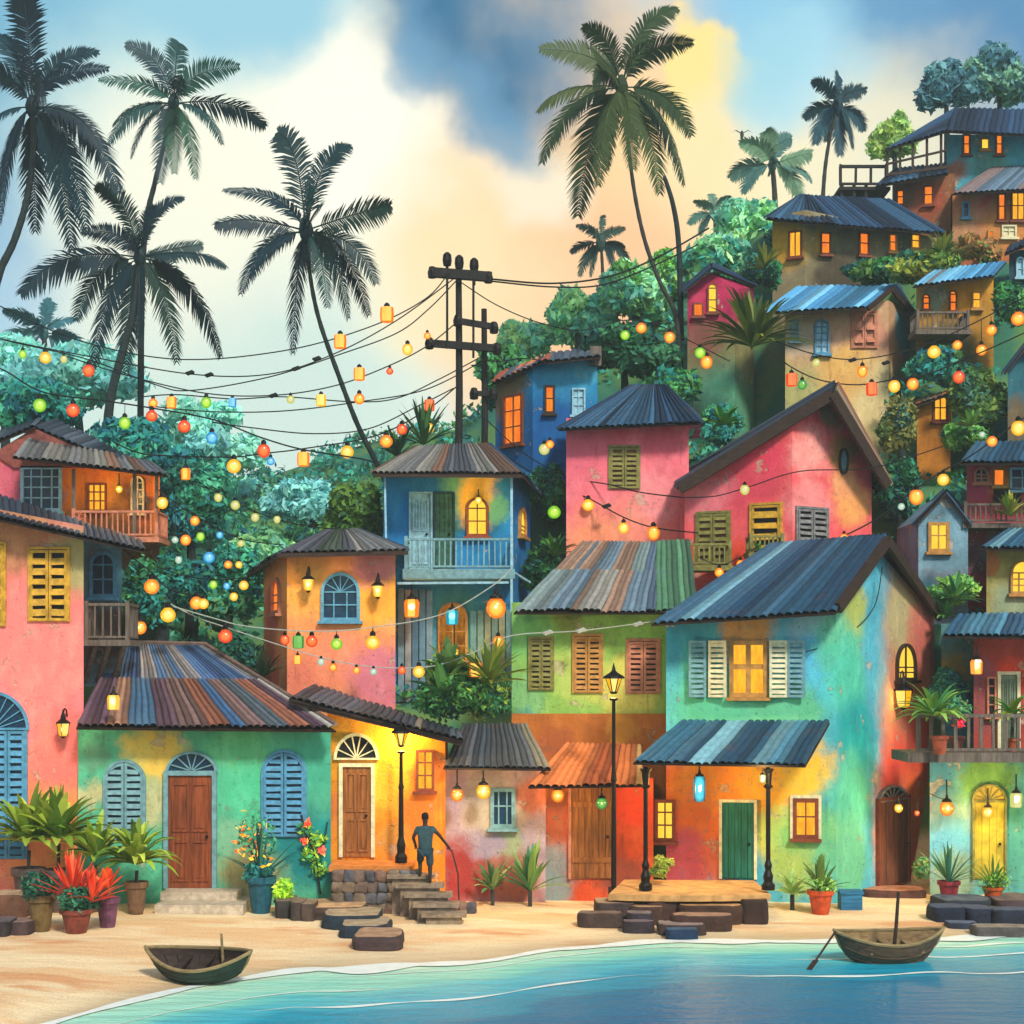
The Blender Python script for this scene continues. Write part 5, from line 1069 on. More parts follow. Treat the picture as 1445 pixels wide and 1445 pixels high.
# ------------------------------------------------------------ lamps
def pendant(label, px, py, Y, rp, cl, top, power=0, col_=(1, .6, .2), shp='globe', group='hanging lamps', off=.35):
    p = at(px, py, Y); R_ = rp/sc_(Y); root = thing('hanging_lamp', label, 'lamp', p+Vector((0, 0, -R_)), group)
    mb = MB()
    if shp == 'globe': mb.lathe(p, [(.02, -R_*1.15), (R_*.6, -R_*.95), (R_*.92, -R_*.5), (R_, 0), (R_*.85, R_*.5), (R_*.5, R_*.9)], 16)
    elif shp == 'box': mb.lathe(p, [(R_*.6, -R_*1.3), (R_*.9, -R_*1.2), (R_*1.0, R_*.6), (R_*.8, R_*1.0)], 6)
    else: mb.lathe(p, [(.03, -R_*2.1), (R_*.7, -R_*1.9), (R_, -R_*1.2), (R_, R_*1.2), (R_*.7, R_*1.9), (.05, R_*2.1)], 16)
    mb.build('glass', 'b_'+cl, root, smooth=shp != 'box')
    k = {'globe': .85, 'box': 1.0, 'long': 1.95}[shp]*R_
    mb = MB(); mb.lathe(p+Vector((0, 0, k)), [(R_*.75, 0), (R_*.6, R_*.3), (R_*.25, R_*.5), (R_*.2, R_*.9), (.02, R_*1.0)], 12)
    tz = at(px, top, Y).z; mb.tube([p+Vector((0, 0, k+R_*.8)), Vector((p.x, p.y, max(tz, p.z+k+R_*.9)))], .022, 5)
    if shp == 'long':
        for a in range(4): mb.tube([p+Vector((R_*1.05*math.cos(a*1.57+.78), R_*1.05*math.sin(a*1.57+.78), z_*R_)) for z_ in (-1.9, 0, 1.9)], .012, 4)
    mb.build('cap', 'iron', root)
    if power: light(p+Vector((0, -off, 0)), power, col_, .12, root)
    return root
def walllamp(label, px, py, Y, rp, cl, power, square=False, col_=(1, .6, .2), group='wall lamps'):
    p = at(px, py, Y); R_ = rp/sc_(Y); root = thing('wall_lamp', label, 'lamp', p-Vector((0, 0, R_*1.4)), group)
    mb = MB(); mb.lathe(p, [(R_*.4, -R_*1.25), (R_*.75, -R_*.9), (R_*.95, R_*.6), (R_*.9, R_*.8)], 4 if square else 12); mb.build('glass', 'b_'+cl, root, smooth=not square)
    mb = MB(); mb.lathe(p+Vector((0, 0, R_*.78)), [(R_*1.2, 0), (R_*1.1, R_*.2), (R_*.45, R_*.7), (R_*.4, R_*1.1), (.03, R_*1.7), (.02, R_*2.2)], 10); mb.lathe(p-Vector((0, 0, R_*1.55)), [(.02, 0), (R_*.35, R_*.2), (R_*.5, R_*.36)], 8)
    if square:
        for a in range(4): x, y = math.cos(a*1.5708)*R_, math.sin(a*1.5708)*R_; mb.beam(p+Vector((x*.72, y*.72, -R_*1.1)), p+Vector((x, y, R_*.8)), .02)
    mb.tube([p+Vector((0, 0, R_*2.2)), p+Vector((0, .12, R_*3.1)), p+Vector((0, .32, R_*2.9)), p+Vector((0, .42, R_*1.9))], .022, 5); mb.build('bracket', 'iron', root)
    light(p+Vector((0, -.18, -R_*.2)), power, col_, .1, root); return root
walllamp('black wall lantern with pale square glass on the pink house', 89, 1028, -3.45, 9, 'y', 16, True, (1, .7, .35))
walllamp('left wall lamp beside the arched blue window of the orange tower', 435, 824, 1.55, 8, 'y', 16)
walllamp('right wall lamp beside the arched blue window of the orange tower', 533, 833, 1.55, 8, 'y', 16)
walllamp('yellow wall lamp in the gable wall of the turquoise house', 1275, 984, .7, 12, 'y', 22, True, (1, .75, .2))
pendant('yellow globe lamp, left of the pair on the lavender cottage', 645, 1121, -3.0, 9, 'o', 1084, 12)
pendant('brighter yellow globe lamp beside the small blue window of the lavender cottage', 682, 1116, -3.0, 10, 'y', 1084, 16)
pendant('dim orange lamp under the rusty awning', 787, 1122, -2.4, 9, 'o', 1100, 14, (1, .45, .15))
pendant('small green lamp above the planked door under the rusty awning', 849, 1133, -2.5, 8, 'e', 1100, 4, (.6, 1, .3))
pendant('long turquoise glass lantern hanging under the navy awning', 987, 1113, -3.0, 9, 't', 1080, 60, (1, .62, .16), 'long')
pendant('amber globe lamp on a hooked stem beside the yellow arched door', 1336, 1140, -1.1, 10, 'o', 1100, 22)
pendant('amber globe lamp hanging in front of the yellow arched door', 1394, 1146, -1.1, 8, 'y', 1112, 20, (1, .75, .15))
pendant('white glass lantern at the right edge by the yellow arched door', 1434, 1128, -1.2, 9, 'l', 1092, 20, (1, .7, .3), 'box')
pendant('slim white lantern on the right awning post', 1076, 1098, -5.15, 5, 'l', 1084, 22, (1, .7, .3), 'box')
pendant('orange barrel lantern hanging under the blue balcony', 581, 857, 5.0, 11, 'o', 826, 14, (1, .5, .2), 'box')
pendant('turquoise lantern at the top of the glowing cellar doorway', 638, 870, 5.2, 9, 't', 850, 4, (.3, .9, 1), 'box')
pendant('large red orange globe beside the white balcony post', 700, 857, 3.5, 14, 'o', 824, 16, (1, .45, .15))
pendant('bare yellow bulb low in the cellar doorway', 641, 920, 5.2, 6, 'y', 880, 10)
pendant('yellow lantern hanging from the annex strut over the patchwork roof', 160, 990, -4.4, 9, 'y', 968, 8, (1, .65, .2), 'box')
pendant('dim orange globe in the foliage beside the annex railing', 198, 885, -.4, 9, 'o', 872, 8)
pendant('pale yellow globe at the corner of the orange veranda', 229, 709, 4.2, 8, 'y', 690, 6)
pendant('slim amber lantern hanging over the trees right of the orange veranda', 262, 668, 5.2, 7, 'o', 645, 0, shp='box')
pendant('orange lantern by the dim plum wall of the balcony house', 1378, 940, -1.0, 9, 'o', 912, 10, (1, .5, .2), 'box')
pendant('amber lamp inside the glowing bay of the orange veranda house', 168, 690, 5.3, 5, 'y', 668, 22, (1, .55, .15))
pendant('brown capped lamp above the glowing arched window of the blue balcony house', 675, 706, 5.3, 5, 'y', 690, 26, (1, .66, .18))
pendant('small red glass lamp on a wire by the narrow red doorway', 1294, 1147, -.9, 4, 'r', 1122, 6, (1, .5, .25))
pendant('amber lamp in the top of the narrow red doorway', 1268, 1140, -1.6, 6, 'y', 1124, 14, (1, .62, .2))
def streetlamp(label, px, pyb, pyt, Y, rp, power):
    a = at(px, pyb, Y); t_ = at(px, pyt, Y); a.z = ground(a.x, Y) if pyb > 1240 else a.z; R_ = rp/sc_(Y); root = thing('street_lamp', label, 'street lamp', a, 'street lamps')
    L = t_.z-a.z; mb = MB(); mb.lathe(a-Vector((0, 0, .1)), [(.16, 0), (.16, .2), (.1, .3), (.12, .5), (.07, .7), (.06, L*.55), (.08, L*.56), (.05, L*.6), (.045, L-R_*3.3), (.11, L-R_*3.2), (.11, L-R_*3), (.06, L-R_*2.9)], 10); mb.build('post', 'iron', root, smooth=False)
    c = a+Vector((0, 0, L-R_*1.6)); mb = MB(); mb.lathe(c, [(R_*.35, -R_*1.1), (R_*.95, R_*.5), (R_*.9, R_*.6)], 6); mb.build('glass', 'b_y', root)
    mb = MB(); mb.lathe(c+Vector((0, 0, R_*.6)), [(R_*1.35, -.03), (R_*1.2, .03), (R_*.5, R_*.55), (R_*.25, R_*.8), (.04, R_*1.1), (.01, R_*1.7)], 10); mb.lathe(c-Vector((0, 0, R_*1.35)), [(.05, 0), (R_*.5, R_*.15), (R_*.4, R_*.3)], 8)
    for k in range(6): x, y = math.cos(k*1.0472)*R_, math.sin(k*1.0472)*R_; mb.beam(c+Vector((x*.37, y*.37, -R_*1.1)), c+Vector((x*.97, y*.97, R_*.6)), .022)
    mb.build('cap', 'iron', root); light(c+Vector((0, .45, 0)), power, (1, .68, .22), .12, root); return root
streetlamp('tall street lamp rising in front of the lime green house', 866, 1250, 944, -3.9, 12, 60)
streetlamp('short street lamp with round glass beside the planked orange door', 566, 1214, 1022, -3.5, 11, 70)
pendant('row lamp of orange glass among lights in front of the coral house foot', 1190, 790, 1.2, 4, 'o', 780, 0)

# ------------------------------------------------------------ palms
PK1 = cc('#12303c', '#16363f', '#1b3f4a', '#0f2733'); PK2 = cc('#1c4a48', '#24564a', '#1a4048', '#2f5f48'); PK3 = cc('#1c3c40', '#2a4a48', '#244238', '#16343e'); PK5 = cc('#3d5232', '#4a5c34', '#33482e', '#566438')  # dark teal puts the silhouette against the bright sky into the leaf colour
palm('dark coconut palm leaning at the left edge with long hanging fronds', 45, 150, 20, [(-12, -160), (88, -85), (108, -52), (118, 115), (68, 168), (42, 190), (-8, 165), (-48, 130), (-70, 60), (-100, -60), (-80, -110), (-45, 165), (98, 60)],
     [(47, 210), (38, 280), (20, 340), (-5, 400), (-20, 520), (-25, 640)], PK1, (.3, .16), 'darkbark', .245, .065, 54, 2, group='coconut palms')
palm('upright star shaped palm second from the left, above the lower one', 245, 145, 29, [(3, -95), (-62, -72), (92, -52), (-102, -28), (-92, 22), (125, 22), (-88, 65), (72, 64), (36, 115), (-15, 118), (-60, 78), (5, 105)],
     [(232, 200), (218, 260), (206, 315), (200, 420), (198, 620)], PK2, (.24, .14), 'darkbark', .245, .065, 46, 2, group='coconut palms')
palm('broad dark palm low on the left with fronds spread wide', 197, 362, 23, [(-58, -92), (65, -78), (-88, -42), (120, 12), (-165, 55), (-72, 155), (110, 135), (48, 145), (-22, 160), (2, 130), (-95, 85), (25, -70), (85, -20)],
     [(190, 430), (172, 500), (155, 570), (148, 680)], PK3, (.34, .2), 'darkbark', .245, .065, 52, 2, group='coconut palms')
palm('curved coconut palm in the middle left with its trunk crossing the strings of lights', 432, 325, 13.5, [(-36, -130), (62, -122), (120, -30), (-115, -55), (-125, -2), (-88, 95), (-82, 60), (98, 72), (64, 132), (-22, 168), (32, 112), (86, 112), (10, -60)],
     [(437, 385), (450, 450), (478, 530), (505, 600), (530, 650), (545, 680)], PK3+PK2[:1], (.17, .1), 'darkbark', .245, .06, 50, 3, group='coconut palms')
palm('tall olive green coconut palm over the centre right with a long leaning trunk', 877, 122, 18.6, [(78, -105), (-55, -80), (-115, -52), (100, -62), (-118, 26), (-112, 108), (-60, 172), (96, 78), (56, 145), (15, 125), (92, 130), (-22, 125), (-35, 150)],
     [(885, 190), (895, 270), (910, 340), (932, 400), (953, 445), (961, 520), (963, 640)], PK5, (.16, .1), 'bark', .25, .06, 62, 3, group='coconut palms')
h = thing('palm_stump', 'bare curved palm trunk that has lost its crown beside the tall palm', 'palm trunk', at(960, 470, 19), 'palm trees')
mb = MB(); mb.tube(spline([at(937, 248, 19), at(950, 290, 19), at(958, 350, 19), at(961, 480, 19)], 6), [.05]+[.08+.003*i for i in range(18)], 8); mb.build('trunk', 'darkbark', h, smooth=True)
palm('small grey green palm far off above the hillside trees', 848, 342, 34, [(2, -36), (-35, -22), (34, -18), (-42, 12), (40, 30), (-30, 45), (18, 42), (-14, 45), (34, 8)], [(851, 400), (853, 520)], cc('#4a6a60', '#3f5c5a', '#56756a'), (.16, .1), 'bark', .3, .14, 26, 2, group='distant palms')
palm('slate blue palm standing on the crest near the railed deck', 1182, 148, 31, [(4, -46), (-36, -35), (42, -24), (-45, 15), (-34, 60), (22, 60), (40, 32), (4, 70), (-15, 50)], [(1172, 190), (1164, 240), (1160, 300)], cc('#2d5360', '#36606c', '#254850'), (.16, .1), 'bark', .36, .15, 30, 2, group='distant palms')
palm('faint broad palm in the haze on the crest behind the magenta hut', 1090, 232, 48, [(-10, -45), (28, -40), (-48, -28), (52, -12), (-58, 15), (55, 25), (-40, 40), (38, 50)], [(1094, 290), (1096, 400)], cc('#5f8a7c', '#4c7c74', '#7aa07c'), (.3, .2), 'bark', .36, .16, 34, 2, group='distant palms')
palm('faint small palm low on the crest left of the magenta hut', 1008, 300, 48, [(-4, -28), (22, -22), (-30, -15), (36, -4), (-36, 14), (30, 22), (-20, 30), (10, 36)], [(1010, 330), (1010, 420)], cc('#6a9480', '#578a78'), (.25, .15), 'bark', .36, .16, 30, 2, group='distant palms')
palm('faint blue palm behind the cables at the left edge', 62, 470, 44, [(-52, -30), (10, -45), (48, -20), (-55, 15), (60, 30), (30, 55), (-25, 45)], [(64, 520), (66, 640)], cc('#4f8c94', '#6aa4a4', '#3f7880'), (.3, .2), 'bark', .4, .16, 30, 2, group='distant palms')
def spiky(label, px, py, Y, rp, n, wd, pal, up=.8, droop=.45, name='spiky_plant', cat='plant', group='palm like plants', stem=None):
    c = at(px, py, Y); root = thing(name, label, cat, c, group); mb = MB()
    blades(mb, c, rp/sc_(Y), n, wd, pal, up, droop); mb.build('leaves', 'palm', root)
    if stem: mb = MB(); mb.tube([c, at(px, stem, Y)], [.08, .12], 7); mb.build('stem', 'bark', root)
    return root
spiky('big olive yucca like rosette between the magenta hut and the pale house', 1062, 490, 14, 88, 70, .11, ['#5c6a24', '#6a7a2c', '#7f8a34', '#3c5220'], .95, .55)

# ------------------------------------------------------------ trees and bushes
TEAL = ['#1f6660', '#2a7466', '#1a5560', '#3a8468']; DGR = ['#1c4a3c', '#285c3c', '#38703c', '#16403e']; LGR = ['#4a7a3c', '#5c8a3c', '#3a6a38', '#7a9a44']; FAR = ['#5a907c', '#76a47a', '#4a8878', '#94b47c']; HZC = ['#6a9c98', '#7aaea0', '#5a9090']  # the last two palettes put distance mist into the leaf colour
for a in [
 ('round dark teal tree behind the roof of the orange veranda house', 60, 585, 12, 95, 55, TEAL, 3600, .24),
 ('teal tree rising behind the long light string, left of the misty valley', 190, 640, 11, 80, 65, TEAL, 4200, .22),
 ('bushy teal tree right of the orange veranda', 268, 720, 8.5, 68, 82, TEAL+DGR[:1], 4600, .18),
 ('dark green tree under the large amber globes', 225, 840, 4.4, 58, 72, DGR+TEAL[:2], 3800, .15),
 ('green tree between the amber globes and the orange tower', 318, 830, 6.2, 58, 85, TEAL+['#3a6a44'], 4200, .17),
 ('dim green tree filling the gap left of the orange tower wall', 330, 935, 4.2, 46, 50, DGR, 2600, .15),
 ('pale green misty tree in front of the valley', 372, 790, 14, 62, 55, ['#5f8f62', '#7aa46a', '#4f8470'], 2800, .24),
 ('olive green tree between the orange tower and the blue balcony house', 498, 735, 10, 50, 58, ['#3c5a24', '#4c6a2a', '#24442a'], 3600, .19),
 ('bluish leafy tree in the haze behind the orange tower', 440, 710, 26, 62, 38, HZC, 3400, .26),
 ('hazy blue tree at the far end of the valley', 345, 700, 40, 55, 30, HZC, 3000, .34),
 ('tree of dark rounded foliage behind the two utility poles', 715, 545, 19, 48, 60, DGR+FAR[:1], 3000, .25),
 ('pale olive tree right of the pole, lowest on the crest', 740, 478, 27, 42, 34, FAR+['#8aa468'], 2600, .3),
 ('round sea green tree on the crest below the small far palm', 815, 448, 26, 50, 44, FAR, 3200, .3),
 ('broad bright green tree on the crest left of the tall palm trunk', 895, 420, 25, 55, 52, FAR+LGR[:1], 3600, .3),
 ('dark green tree hung with orange lamps above the pink tower', 880, 495, 16, 70, 48, ['#1f4a34', '#2c5c3c', '#17403a'], 4600, .24),
 ('deep teal tree behind the pink tower roof', 940, 560, 14.5, 52, 52, DGR+TEAL[:1], 3000, .22),
 ('light green tree on the crest left of the magenta hut', 945, 400, 28, 42, 48, LGR+FAR, 2600, .3),
 ('teal tree behind the magenta hut', 1010, 375, 27, 58, 42, FAR+TEAL[1:2], 3400, .3),
 ('tall soft green tree on the crest behind the long mustard house', 1060, 330, 33, 55, 50, FAR+['#6aa068'], 3200, .36),
 ('yellow green round tree next to the railed deck', 1262, 195, 36, 34, 36, ['#8a9a54', '#6f8a50', '#9aa860'], 2200, .34),
 ('blue grey tree behind the hilltop roof, left', 1335, 125, 38, 42, 42, ['#3f6670', '#4f7678', '#335a64'], 3000, .36),
 ('large blue grey tree above the hilltop roof at the right', 1410, 110, 38, 58, 50, ['#3f6670', '#4a7470', '#5c7f6a'], 3800, .36),
 ('dark teal bush in front of the long mustard house, left', 1075, 385, 21, 28, 30, DGR+TEAL[:2], 1800, .24),
 ('olive bush between the mustard house and the orange house', 1300, 380, 19, 52, 26, ['#4f6a2a', '#7a8030', '#2c5a34', '#1a4a3c'], 3200, .2),
 ('dark green bush right of the long mustard house', 1235, 385, 20.6, 40, 22, DGR+['#3f5c24'], 2400, .2),
 ('rusty brown green bush under the orange brown house', 1375, 352, 23, 36, 22, ['#7a5a34', '#4f6a34', '#8a6a3c'], 1900, .22),
 ('deep green bush right of the amber hut', 1425, 430, 14, 26, 50, DGR+LGR[:1], 2200, .2),
 ('teal bush under the amber hut with blurred lamps before it', 1325, 520, 13.5, 50, 34, TEAL+['#3f6a3c'], 3000, .2),
 ('mossy green tree right of the ochre shack', 1385, 575, 11.8, 42, 62, ['#3c5a2c', '#5c7030', '#2c5040'], 3600, .18),
 ('leafy green bush beside the ochre shack window', 1362, 620, 10.5, 34, 30, LGR+DGR[:1], 2200, .16),
 ('dark green tree between the coral gable and the blue gable hut', 1268, 700, 9.5, 40, 62, DGR+['#1f5a44'], 3400, .18),
 ('olive brown tree below the pale tan house', 1270, 610, 11.5, 30, 50, ['#4a5c30', '#6a6a38', '#2f5044'], 2400, .18),
 ('blue green bush behind the dark pink tower eave', 1015, 600, 11, 36, 36, TEAL+LGR[:1], 2400, .18),
 ('dark green bush between the blue balcony house and the pink tower', 768, 800, 7, 34, 38, DGR+['#2c5a2c'], 2600, .15),
 ('deep teal bush above the green bulb beside the pink tower', 775, 700, 11, 30, 50, TEAL[:1]+DGR, 2400, .18),
 ('leafy green bush under the tiny blue gabled house', 1345, 835, 3.4, 40, 28, LGR+['#2f5a3c'], 2600, .13),
 ('dark blue green bush behind the potted plants on the right balcony', 1345, 975, 1.0, 34, 36, ['#1d4c5a', '#24584c', '#163c48'], 2600, .11),
 ('low green bush against the right end of the red house doorway', 1298, 1225, -1.6, 18, 26, ['#5f7a3c', '#8a7a44', '#3c6a44'], 1200, .08),
 ('small yellow green bush by the lamp post under the navy awning', 933, 1224, -3.3, 20, 19, ['#6f7c2c', '#55702c', '#8a8c3c'], 1600, .07),
 ]:
    pal_, n_, sz_ = a[6], a[7], a[8]
    gz = None if a[3] > 2 else ground(at(a[1], HZ, a[3]).x, a[3])
    if 'behind the potted plants' in a[0]: gz = at(1345, 1062, 1.0).z
    if 'navy awning' in a[0]: gz = ztt
    low = any(w_ in a[0] for w_ in (' bush',))
    tree(*a[:6], pal_, n=n_, size=sz_, base=gz, nc=14 if n_ > 2000 else 8, name='bush' if low else 'tree', cat='bush' if low else 'tree', trunk=not low, group='bushes' if low else 'trees on the hillside')
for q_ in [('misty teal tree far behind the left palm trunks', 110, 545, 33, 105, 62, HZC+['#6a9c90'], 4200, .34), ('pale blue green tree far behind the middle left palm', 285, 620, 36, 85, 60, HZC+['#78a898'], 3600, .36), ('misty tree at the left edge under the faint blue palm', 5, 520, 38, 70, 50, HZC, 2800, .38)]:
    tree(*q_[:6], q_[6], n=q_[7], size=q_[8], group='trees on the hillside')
cl_ = thing('climbing_plant', 'loose flowering climber on the right corner of the green house', 'plant', at(440, 1235, -3.2), 'garden plants')
mb = MB(); mb.tube([at(452, 1262, -3.2), at(446, 1210, -3.25), at(432, 1175, -3.25), at(425, 1150, -3.2)], .03, 5); mb.tube([at(446, 1210, -3.25), at(458, 1190, -3.25), at(462, 1160, -3.2)], .02, 5); mb.build('stem', 'darkbark', cl_)
mb = MB(); foliage(mb, [(tuple(at(x_, y_, -3.25)), (.24, .12, .2)) for x_, y_ in ((430, 1170), (448, 1184), (438, 1205), (452, 1225))], 260, .085, ['#2c6a4c', '#3f7f44', '#7a9a34']); mb.build('leaves', 'leaf', cl_)['kind'] = 'stuff'
mb = MB(); foliage(mb, [(tuple(at(x_, y_, -3.35)), (.1, .05, .1)) for x_, y_ in ((429, 1188), (433, 1162), (455, 1200))], 20, .08, ['#e8503c', '#f0a030']); mb.build('flowers', 'leaf', cl_)['kind'] = 'stuff'
# spiky greenery between the houses
spiky('green fan of pointed leaves behind the roof of the blue balcony house', 598, 628, 9.8, 62, 44, .07, ['#3f6a34', '#557a3c', '#23503c'], 1.2, .3)
spiky('second fan of long pointed leaves left of the utility poles', 560, 645, 10, 45, 34, .07, ['#2a5a40', '#3f6f3c', '#1d4a3c'], 1.0, .35)
spiky('yellow green fern on the slope before the long mustard house', 1078, 380, 19.5, 34, 34, .09, ['#6a7c2c', '#8a8a34', '#3f5f2c'], 1.1, .5)
spiky('yellow fern clump right of the mustard house windows', 1330, 362, 18.5, 40, 34, .09, ['#7a8a34', '#9a9438', '#4f6f2c'], 1.0, .5)
spiky('green fern below the coral house eave', 1022, 600, 8, 34, 20, .11, ['#4f8a2c', '#3c7a34'], .8, .5)
spiky('dark fern at the foot of the pink tower', 782, 785, 6.2, 38, 30, .08, ['#2f5f2c', '#4a7a30', '#1a402c'], .9, .5)
spiky('bright fern beside the small blue gabled house foundation', 1350, 850, 2.6, 42, 34, .08, ['#4f8a4c', '#6a9a4c', '#2f6a44'], .9, .5)
spiky('green fern leaning over the corner of the navy gable roof', 1335, 872, 2.6, 34, 26, .07, ['#3f7a3c', '#5c8a3c'], .8, .6)
spiky('fern with light green leaves near the ochre shack', 1370, 602, 9.5, 30, 26, .08, ['#5c9a4c', '#7aa84c'], 1.0, .5)
spiky('dark spiky plant beside the foot of the orange tower', 372, 955, 1.2, 44, 34, .05, ['#1d3a30', '#24442c', '#3a3a24'], 1.2, .2)
spiky('green grassy tuft right of the blue balcony house roof corner', 560, 705, 9.2, 30, 24, .05, ['#4a6a2c', '#3a5a2a'], 1.2, .3)
# garden between tower and lavender cottage
tree('big leafy garden bush below the blue house with mixed foliage', 655, 975, .8, 74, 52, DGR+['#5f7a2c', '#3c6a34', '#7a8a34'], n=7500, size=.12, base=at(665, 1060, .8).z, nc=16, name='bush', cat='bush', trunk=False, group='bushes')
spiky('large agave like plant in front of the garden bush', 625, 985, .1, 62, 34, .15, ['#3f7a44', '#2c6a4c', '#5c8a44'], 1.2, .4)
spiky('yellow green fern spreading at the right of the garden bush', 690, 965, 0, 68, 54, .08, ['#7a8a2c', '#5c7a2c', '#8f9a3c'], 1.0, .45)
spiky('pale broad leaved plant at the top of the garden bush', 632, 950, .2, 46, 26, .16, ['#6a8f4c', '#8aa45c', '#4a7a44'], 1.3, .5)

# ------------------------------------------------------------ pots
def pot(mb_, c, r, h_, prof=None):
    mb_.lathe(c, prof or [(r*.62, 0), (r*.72, h_*.2), (r*.92, h_*.8), (r*1.08, h_*.82), (r*1.1, h_), (r*.95, h_), (r*.9, h_*.9)], 18)
def potted(label, px, pyb, Y, rp, hp, pm, plant, name='potted_plant', gz=None):
    Y = min(Y, gY(px, pyb-4)) if gz is None else Y
    g_ = at(px, pyb, Y); g_.z = gz if gz is not None else ground(g_.x, Y); s = 1/sc_(Y); r, h_ = rp*s, hp*s
    root = thing(name, label, 'potted plant', g_, 'potted plants'); mb = MB(); pot(mb, g_, r, h_); mb.build('pot', pm, root, smooth=False)
    top = g_+Vector((0, 0, h_*.9))
    for i, (kind, kw) in enumerate(plant):
        mb = MB()
        if kind == 'blades': blades(mb, top+Vector(kw.get('o', (0, 0, 0)))*s, kw['r']*s, kw['n'], kw['w'], kw['pal'], kw.get('up', .9), kw.get('droop', .5)); mb.build(kw.get('name', 'leaves'), 'palm', root)
        elif kind == 'bush': 
            cl = [(tuple(top+Vector((rng.uniform(-.5, .5)*kw['r'], rng.uniform(-.4, .4)*kw['r'], kw['h']*rng.uniform(.3, .8)))*s), (kw['r']*.55*s,)*3) for _ in range(6)]; foliage(mb, cl, kw['n'], kw['sz'], kw['pal']); o_ = mb.build(kw.get('name', 'foliage'), 'leaf', root); o_['kind'] = 'stuff'
        elif kind == 'stem': mb.tube([top, top+Vector((.02, 0, kw['h']*s))], .05, 6); mb.build('stem', 'bark', root)
    return root
def mpot(n, h_): return simple(n, h_, .55, .4, 5)
YGR = ['#75922c', '#93ab36', '#5a7c28', '#a8b848']; DPG = ['#173c30', '#1f4f3c', '#2c5f44']
potted('large arching plant in a hidden pot at the far left by the blue shutters', 40, 1285, -4.3, 22, 60, mpot('stone_pot', '#5a4a44'), [('stem', dict(h=30)), ('blades', dict(r=80, n=46, w=.15, pal=YGR, up=1.0, droop=.65, o=(0, 0, 40)))])
potted('large arching plant in front of the pink wall, second from the left', 82, 1285, -4.6, 22, 60, mpot('stone_pot_b', '#5a4a44'), [('stem', dict(h=42)), ('blades', dict(r=76, n=46, w=.15, pal=YGR, up=1.1, droop=.65, o=(0, 0, 46)))])
potted('arching plant behind the red bromeliad', 135, 1288, -4.5, 20, 50, mpot('clay_pot_c', '#6a4a3a'), [('stem', dict(h=20)), ('blades', dict(r=64, n=46, w=.11, pal=YGR, up=.9, droop=.6, o=(0, 0, 30)))])
potted('bright drooping palm like plant in a woven brown pot left of the doorstep', 192, 1290, -5.0, 16, 46, mpot('woven_pot', '#6f5238'), [('stem', dict(h=20)), ('blades', dict(r=70, n=64, w=.1, pal=YGR, up=.95, droop=.95, o=(0, 0, 28)))])
potted('dark green shrub in an olive pot at the left', 58, 1318, -6.2, 19, 52, mpot('olive_pot', '#6f5a34'), [('bush', dict(r=30, h=28, n=1800, sz=.07, pal=DPG)), ('blades', dict(r=34, n=14, w=.03, pal=['#8a3a3c', '#5c7a44'], up=1.3, droop=.3, name='flowers'))])
potted('red spiky bromeliad over dark leaves in a wide rust red pot', 108, 1320, -6.5, 22, 34, mpot('rust_pot', '#7c3a2c'), [('bush', dict(r=32, h=26, n=2000, sz=.06, pal=DPG)), ('blades', dict(r=60, n=60, w=.055, pal=['#d8341c', '#e8502c', '#b82a20', '#f07a4c'], up=1.25, droop=.15, name='flowers', o=(-6, 0, 18))), ('blades', dict(r=46, n=46, w=.05, pal=['#d83a20', '#e85a34'], up=1.2, droop=.2, name='flowers', o=(22, 0, 12)))])
potted('orange tulip like flower in a red rimmed purple pot', 152, 1312, -6.1, 16, 42, mpot('purple_pot', '#6a3f58'), [('blades', dict(r=20, n=18, w=.03, pal=['#a08a5c', '#8a5a44'], up=1.2, droop=.4)), ('blades', dict(r=34, n=10, w=.08, pal=['#e8481c', '#f0642c'], up=1.5, droop=-.1, name='flowers', o=(0, 0, 16)))])
potted('tall flowering plant in a deep teal urn right of the doorstep', 368, 1292, -4.4, 20, 52, mpot('teal_urn', '#1d5a6c'), [('bush', dict(r=22, h=20, n=900, sz=.07, pal=['#1d5a5c', '#246a60', '#174a54'])), ('blades', dict(r=78, n=26, w=.04, pal=['#1f5f5c', '#2c6f54', '#174a50'], up=1.45, droop=.25)), ('bush', dict(r=34, h=110, n=260, sz=.07, pal=['#2f6f54', '#3c7a54'])), ('bush', dict(r=40, h=95, n=34, sz=.085, pal=['#f0a030', '#e8502c', '#f0c030'], name='flowers'))])
potted('bright lime shrub in a small dark pot beside the teal urn', 398, 1288, -4.6, 11, 20, mpot('dark_pot', '#2c3a3a'), [('bush', dict(r=18, h=30, n=900, sz=.07, pal=['#8fb02c', '#a8c03c', '#6f9a2c']))])
potted('aloe in an orange terracotta pot beside the cream framed window', 1158, 1262, -4.0, 18, 34, mpot('terracotta_pot', '#c04a20'), [('blades', dict(r=50, n=24, w=.07, pal=['#5c7f38', '#7a9a44', '#446a34'], up=1.25, droop=.35)), ('bush', dict(r=26, h=14, n=500, sz=.05, pal=['#7aa04c', '#5f8a44']))])
potted('spiky green plant in a dark red pot left of the yellow arched door', 1339, 1262, -1.8, 15, 29, mpot('crimson_pot', '#8f2c34'), [('blades', dict(r=56, n=26, w=.045, pal=['#2f6a5c', '#4a7a4c', '#5c8a5c'], up=1.2, droop=.15))])
